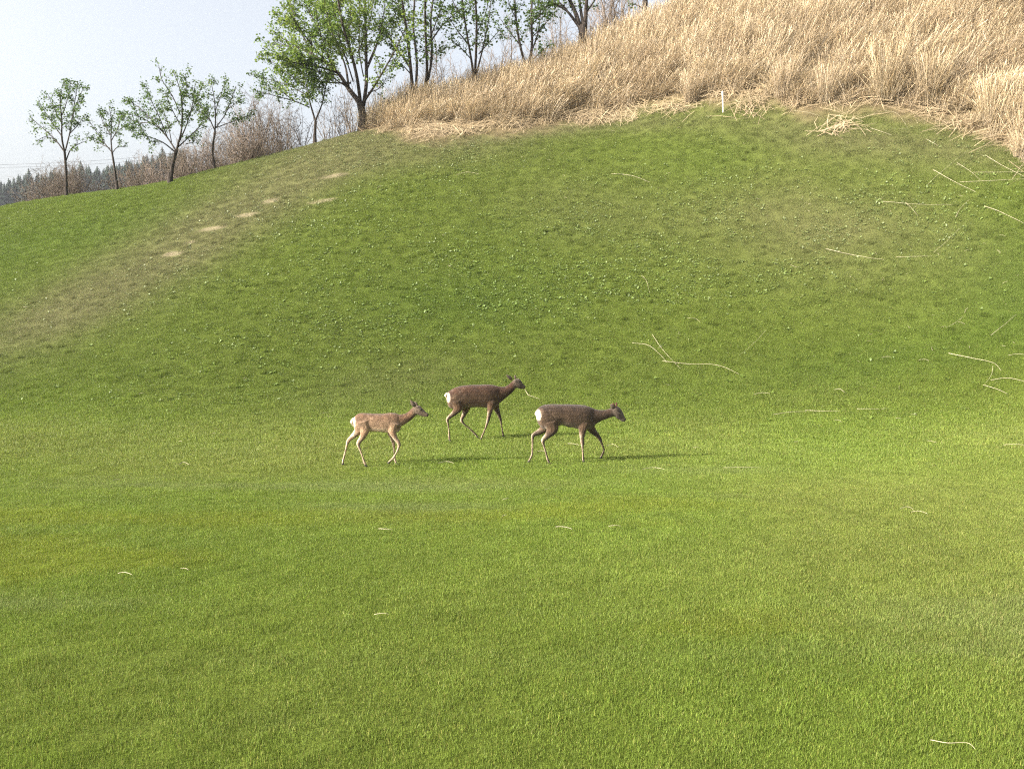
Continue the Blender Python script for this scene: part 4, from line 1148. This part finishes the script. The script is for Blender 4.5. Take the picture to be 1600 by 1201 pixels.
    root = empty("deer", O, label=spec['label'], category="deer", group="deer walking over the lawn")
    link("body", body, root)
    # ears: cupped leaves
    On = np.array(O)
    for (b0, tip, w, s0, s1) in spec['ears']:
        p0 = P(b0, s0) - On; p1 = P(tip, s1) - On; ax = p1 - p0; L = np.linalg.norm(ax); ax /= L
        side = np.cross(ax, nv * .75 + np.array(fwd) * .6); side /= np.linalg.norm(side); dp = np.cross(ax, side)
        V = []; w = w * 1.35; prof = [(0, .35), (.15, .7), (.35, 1), (.6, .85), (.82, .5), (1, .05)]
        for t, k_ in prof:
            for a in (-1, -.5, 0, .5, 1):
                V.append(p0 + ax * L * t + side * w * k_ * a * .5 + dp * w * .35 * k_ * (a * a - 1))
        Fq = [[r_ * 5 + c_, r_ * 5 + c_ + 1, (r_ + 1) * 5 + c_ + 1, (r_ + 1) * 5 + c_] for r_ in range(5) for c_ in range(4)]
        em = new_mesh("ear", V, np.array(Fq), m_earfur, smooth=True)
        eo = link("ear", em, root); sm = eo.modifiers.new("thick", 'SOLIDIFY'); sm.thickness = .008; ss = eo.modifiers.new("sub", 'SUBSURF'); ss.levels = 1; ss.render_levels = 1
    for s in (1, -1):
        bm = bmesh.new(); bmesh.ops.create_icosphere(bm, subdivisions=2, radius=.0135); em = bpy.data.meshes.new("eye"); bm.to_mesh(em); bm.free(); em.materials.append(m_eye)
        eo = link("eye", em, root); eo.location = Vector(P(spec['eye'], s * spec['eyew']) - On)
    # tail
    tb, tt = P(spec['tail'][0]) - On, P(spec['tail'][1]) - On; mid = (tb + tt) / 2 - np.array(fwd) * .02
    V, Fq = loft([(tb, np.array(fwd) * .018, nv * .022), (mid, np.array(fwd) * .028, nv * .035), (tt, np.array(fwd) * .008, nv * .01)], 10, 2, 4)
    tm = new_mesh("tail", V, Fq, m_fur, smooth=True)
    ca = tm.color_attributes.new("coat", 'FLOAT_COLOR', 'POINT'); tc_ = sp.get('tail', (.62, .54, .42)); ca.data.foreach_set("color", [x for _ in V for x in (*tc_, 1)])
    link("tail", tm, root)
    # cloven hooves
    for (c_, tan, prev) in hoofs:
        for s in (-1, 1):
            d_ = tan * .35 + np.array(fwd) * .5; d_ /= np.linalg.norm(d_)
            c0 = c_ - On + nv * .010 * s
            secs = [(c0 - tan * .02, np.array(fwd) * .014, nv * .010), (c0, np.array(fwd) * .02 , nv * .0115), (c0 + tan * .014 + np.array(fwd) * .012, np.array(fwd) * .022, nv * .011)]
            V, Fq = loft(secs, 8, 2, 3); link("hoof", new_mesh("hoof", V, Fq, m_dark, smooth=True), root)
    for (b0, tip, s_) in spec.get('buds', []):
        a, b_ = P(b0, s_) - On, P(tip, s_) - On
        v, f = tube([a, (a + b_) / 2, b_ * .9 + a * .1, b_], [.013, .015, .014, .004], 8); B = Bag(); B.add(v, f); link("antler_bud", B.mesh("antler_bud", m_velvet, True), root)
    return root

W_ = lambda *a: a
DEER = [
 dict(origin=(510, 570, 7.065), foot=(590, 728), yaw=3, label="pale brown young deer walking at the left, ear pricked up",
  torso=[((298, 600), (302, 680), .03), ((318, 562), (322, 728), .085), ((360, 534), (362, 752), .115), ((420, 530), (420, 748), .125), ((490, 534), (490, 738), .125), ((570, 538), (570, 740), .13), ((640, 536), (640, 744), .13), ((710, 527), (705, 752), .12), ((765, 532), (762, 752), .105), ((805, 548), (800, 738), .08), ((828, 580), (822, 700), .05)],
  neck=[((750, 560), (770, 720), .075), ((810, 545), (838, 672), .062), ((862, 538), (888, 642), .05), ((910, 510), (940, 605), .044), ((950, 472), (985, 560), .042), ((985, 460), (1010, 535), .04)],
  head=[((952, 470), (975, 545), .035), ((985, 450), (1000, 548), .05), ((1030, 450), (1028, 556), .05), ((1062, 478), (1056, 566), .04), ((1092, 512), (1086, 572), .03), ((1118, 532), (1110, 574), .026), ((1132, 545), (1124, 570), .018)],
  ears=[((985, 462), (922, 386), .062, .045, .07), ((1000, 455), (975, 402), .05, -.03, -.09)], eye=(1045, 492), eyew=.043, nose=(1130, 556), tail=((304, 582), (292, 672)),
  legs=[dict(s=(.05, -.085), j=[(375, 640, 20, .07), (345, 735, 13, .05), (290, 790, 8), (242, 838, 6.2), (222, 905, 4), (204, 980, 3.6), (186, 1048, 4.4), (180, 1092, 4)]),
        dict(s=(.06, .09), j=[(405, 620, 24, .075), (430, 700, 17, .055), (400, 790, 10), (352, 865, 6.5), (372, 930, 4), (398, 1000, 3.6), (418, 1060, 4.4), (436, 1100, 4)]),
        dict(s=(-.05, -.075), j=[(735, 640, 18, .06), (705, 740, 11), (722, 800, 7), (742, 868, 5.4), (748, 940, 3.7), (752, 1010, 3.8), (758, 1045, 4.4), (776, 1084, 4)]),
        dict(s=(.06, .08), j=[(745, 640, 20, .06), (728, 735, 12), (765, 810, 7.5), (803, 870, 5.8), (785, 940, 3.8), (752, 1000, 3.8), (728, 1030, 4.4), (688, 1068, 4)], lift=.045)],
  coat=dict(back=(.115, .062, .032), flank=(.20, .130, .078), belly=(.45, .36, .26), leg=(.24, .17, .11), leg_lit=(.62, .52, .38), head=(.13, .095, .065), spots=.2, rx=.034)),
 dict(origin=(680, 570, 9.24), foot=(748, 687), yaw=14, label="dark brown deer walking in the middle behind the other two, both ears up",
  torso=[((163, 420), (172, 540), .03), ((185, 388), (195, 600), .085), ((240, 352), (240, 632), .12), ((310, 318), (310, 640), .135), ((400, 298), (400, 632), .14), ((480, 290), (480, 620), .14), ((570, 286), (570, 612), .14), ((660, 284), (660, 612), .14), ((750, 280), (750, 618), .135), ((830, 288), (822, 628), .12), ((890, 302), (875, 612), .095), ((940, 315), (925, 560), .06)],
  neck=[((860, 310), (860, 590), .08), ((930, 312), (940, 545), .07), ((1000, 312), (1015, 480), .057), ((1050, 290), (1085, 425), .048), ((1095, 252), (1135, 372), .044), ((1135, 225), (1165, 335), .04)],
  head=[((1115, 228), (1140, 320), .035), ((1155, 205), (1170, 325), .05), ((1205, 200), (1200, 338), .05), ((1243, 232), (1232, 345), .04), ((1268, 275), (1255, 350), .03), ((1292, 292), (1282, 350), .026), ((1305, 305), (1298, 338), .018)],
  ears=[((1115, 215), (1022, 140), .062, .045, .09), ((1160, 208), (1150, 142), .058, -.04, -.08)], eye=(1222, 240), eyew=.043, nose=(1302, 318), tail=((172, 400), (168, 480)),
  legs=[dict(s=(.06, .10), j=[(300, 520, 26, .075), (330, 620, 18, .055), (262, 700, 10), (178, 775, 6.5), (188, 850, 4.2), (198, 930, 3.7), (204, 1010, 4.4), (212, 1066, 4)]),
        dict(s=(-.05, -.08), j=[(440, 520, 24, .075), (448, 620, 16, .05), (415, 710, 9), (382, 790, 6.5), (425, 845, 4.2), (500, 905, 3.7), (568, 965, 4.4), (618, 1022, 4)]),
        dict(s=(.06, .09), j=[(805, 520, 22, .06), (800, 600, 14), (780, 700, 8.5), (755, 800, 6), (725, 880, 4), (700, 930, 3.8), (680, 965, 4.4), (662, 998, 4)]),
        dict(s=(-.05, -.08), j=[(860, 520, 20, .06), (880, 610, 13), (912, 680, 8), (940, 745, 5.6), (955, 820, 3.9), (968, 880, 3.8), (975, 915, 4.4), (985, 948, 4)])],
  coat=dict(back=(.052, .022, .010), flank=(.056, .031, .014), belly=(.12, .09, .062), leg=(.060, .040, .025), leg_lit=(.36, .28, .19), head=(.085, .062, .045), spots=.15, rx=.046)),
 dict(origin=(800, 600, 8.0), foot=(872, 723.5), yaw=12, label="dark grey-brown deer walking at the right with head low and small velvet antler knobs",
  torso=[((300, 350), (312, 450), .03), ((322, 308), (336, 505), .09), ((362, 275), (372, 545), .125), ((420, 255), (432, 568), .14), ((500, 248), (512, 560), .14), ((600, 250), (612, 512), .135), ((690, 250), (695, 535), .14), ((780, 253), (782, 550), .14), ((860, 258), (862, 565), .135), ((930, 268), (928, 572), .12), ((985, 288), (975, 560), .095), ((1030, 305), (1015, 528), .06)],
  neck=[((950, 290), (960, 550), .08), ((1020, 305), (1035, 510), .068), ((1085, 320), (1110, 465), .055), ((1150, 322), (1180, 435), .047), ((1210, 308), (1232, 418), .043), ((1255, 292), (1275, 402), .04)],
  head=[((1232, 300), (1250, 395), .036), ((1270, 282), (1288, 405), .05), ((1325, 278), (1312, 430), .052), ((1362, 310), (1340, 445), .042), ((1385, 355), (1362, 460), .032), ((1405, 400), (1382, 470), .027), ((1425, 435), (1405, 470), .02)],
  ears=[((1285, 300), (1222, 258), .062, .05, .08), ((1275, 285), (1235, 245), .05, -.03, -.07)], eye=(1345, 340), eyew=.046, nose=(1420, 452), tail=((318, 330), (330, 425)),
  buds=[((1290, 292), (1262, 232), .028), ((1308, 285), (1305, 228), -.028)],
  legs=[dict(s=(-.05, -.085), j=[(420, 480, 24, .075), (395, 560, 15, .05), (330, 600, 9.5), (262, 640, 6.5), (258, 720, 4.2), (256, 800, 3.7), (248, 882, 4.6), (208, 958, 4)]),
        dict(s=(.06, .10), j=[(475, 470, 30, .08), (500, 570, 20, .055), (445, 640, 11), (388, 698, 7), (402, 770, 4.3), (426, 850, 3.8), (444, 918, 4.6), (468, 970, 4)]),
        dict(s=(.06, .085), j=[(900, 480, 22, .06), (882, 570, 13.5), (876, 650, 8.5), (880, 725, 6.2), (884, 800, 4.2), (888, 870, 4), (890, 910, 4.7), (898, 945, 4)]),
        dict(s=(-.05, -.08), j=[(965, 480, 22, .06), (1000, 570, 13), (1055, 630, 8.5), (1100, 690, 6.2), (1128, 760, 4.2), (1150, 825, 4), (1136, 872, 4.6), (1112, 925, 4)], lift=.035)],
  coat=dict(back=(.042, .024, .014), flank=(.056, .034, .018), belly=(.15, .12, .09), leg=(.060, .042, .027), leg_lit=(.36, .28, .20), head=(.085, .065, .048), spots=.1, rx=.05)),
]
for s_ in DEER: build_deer(s_)
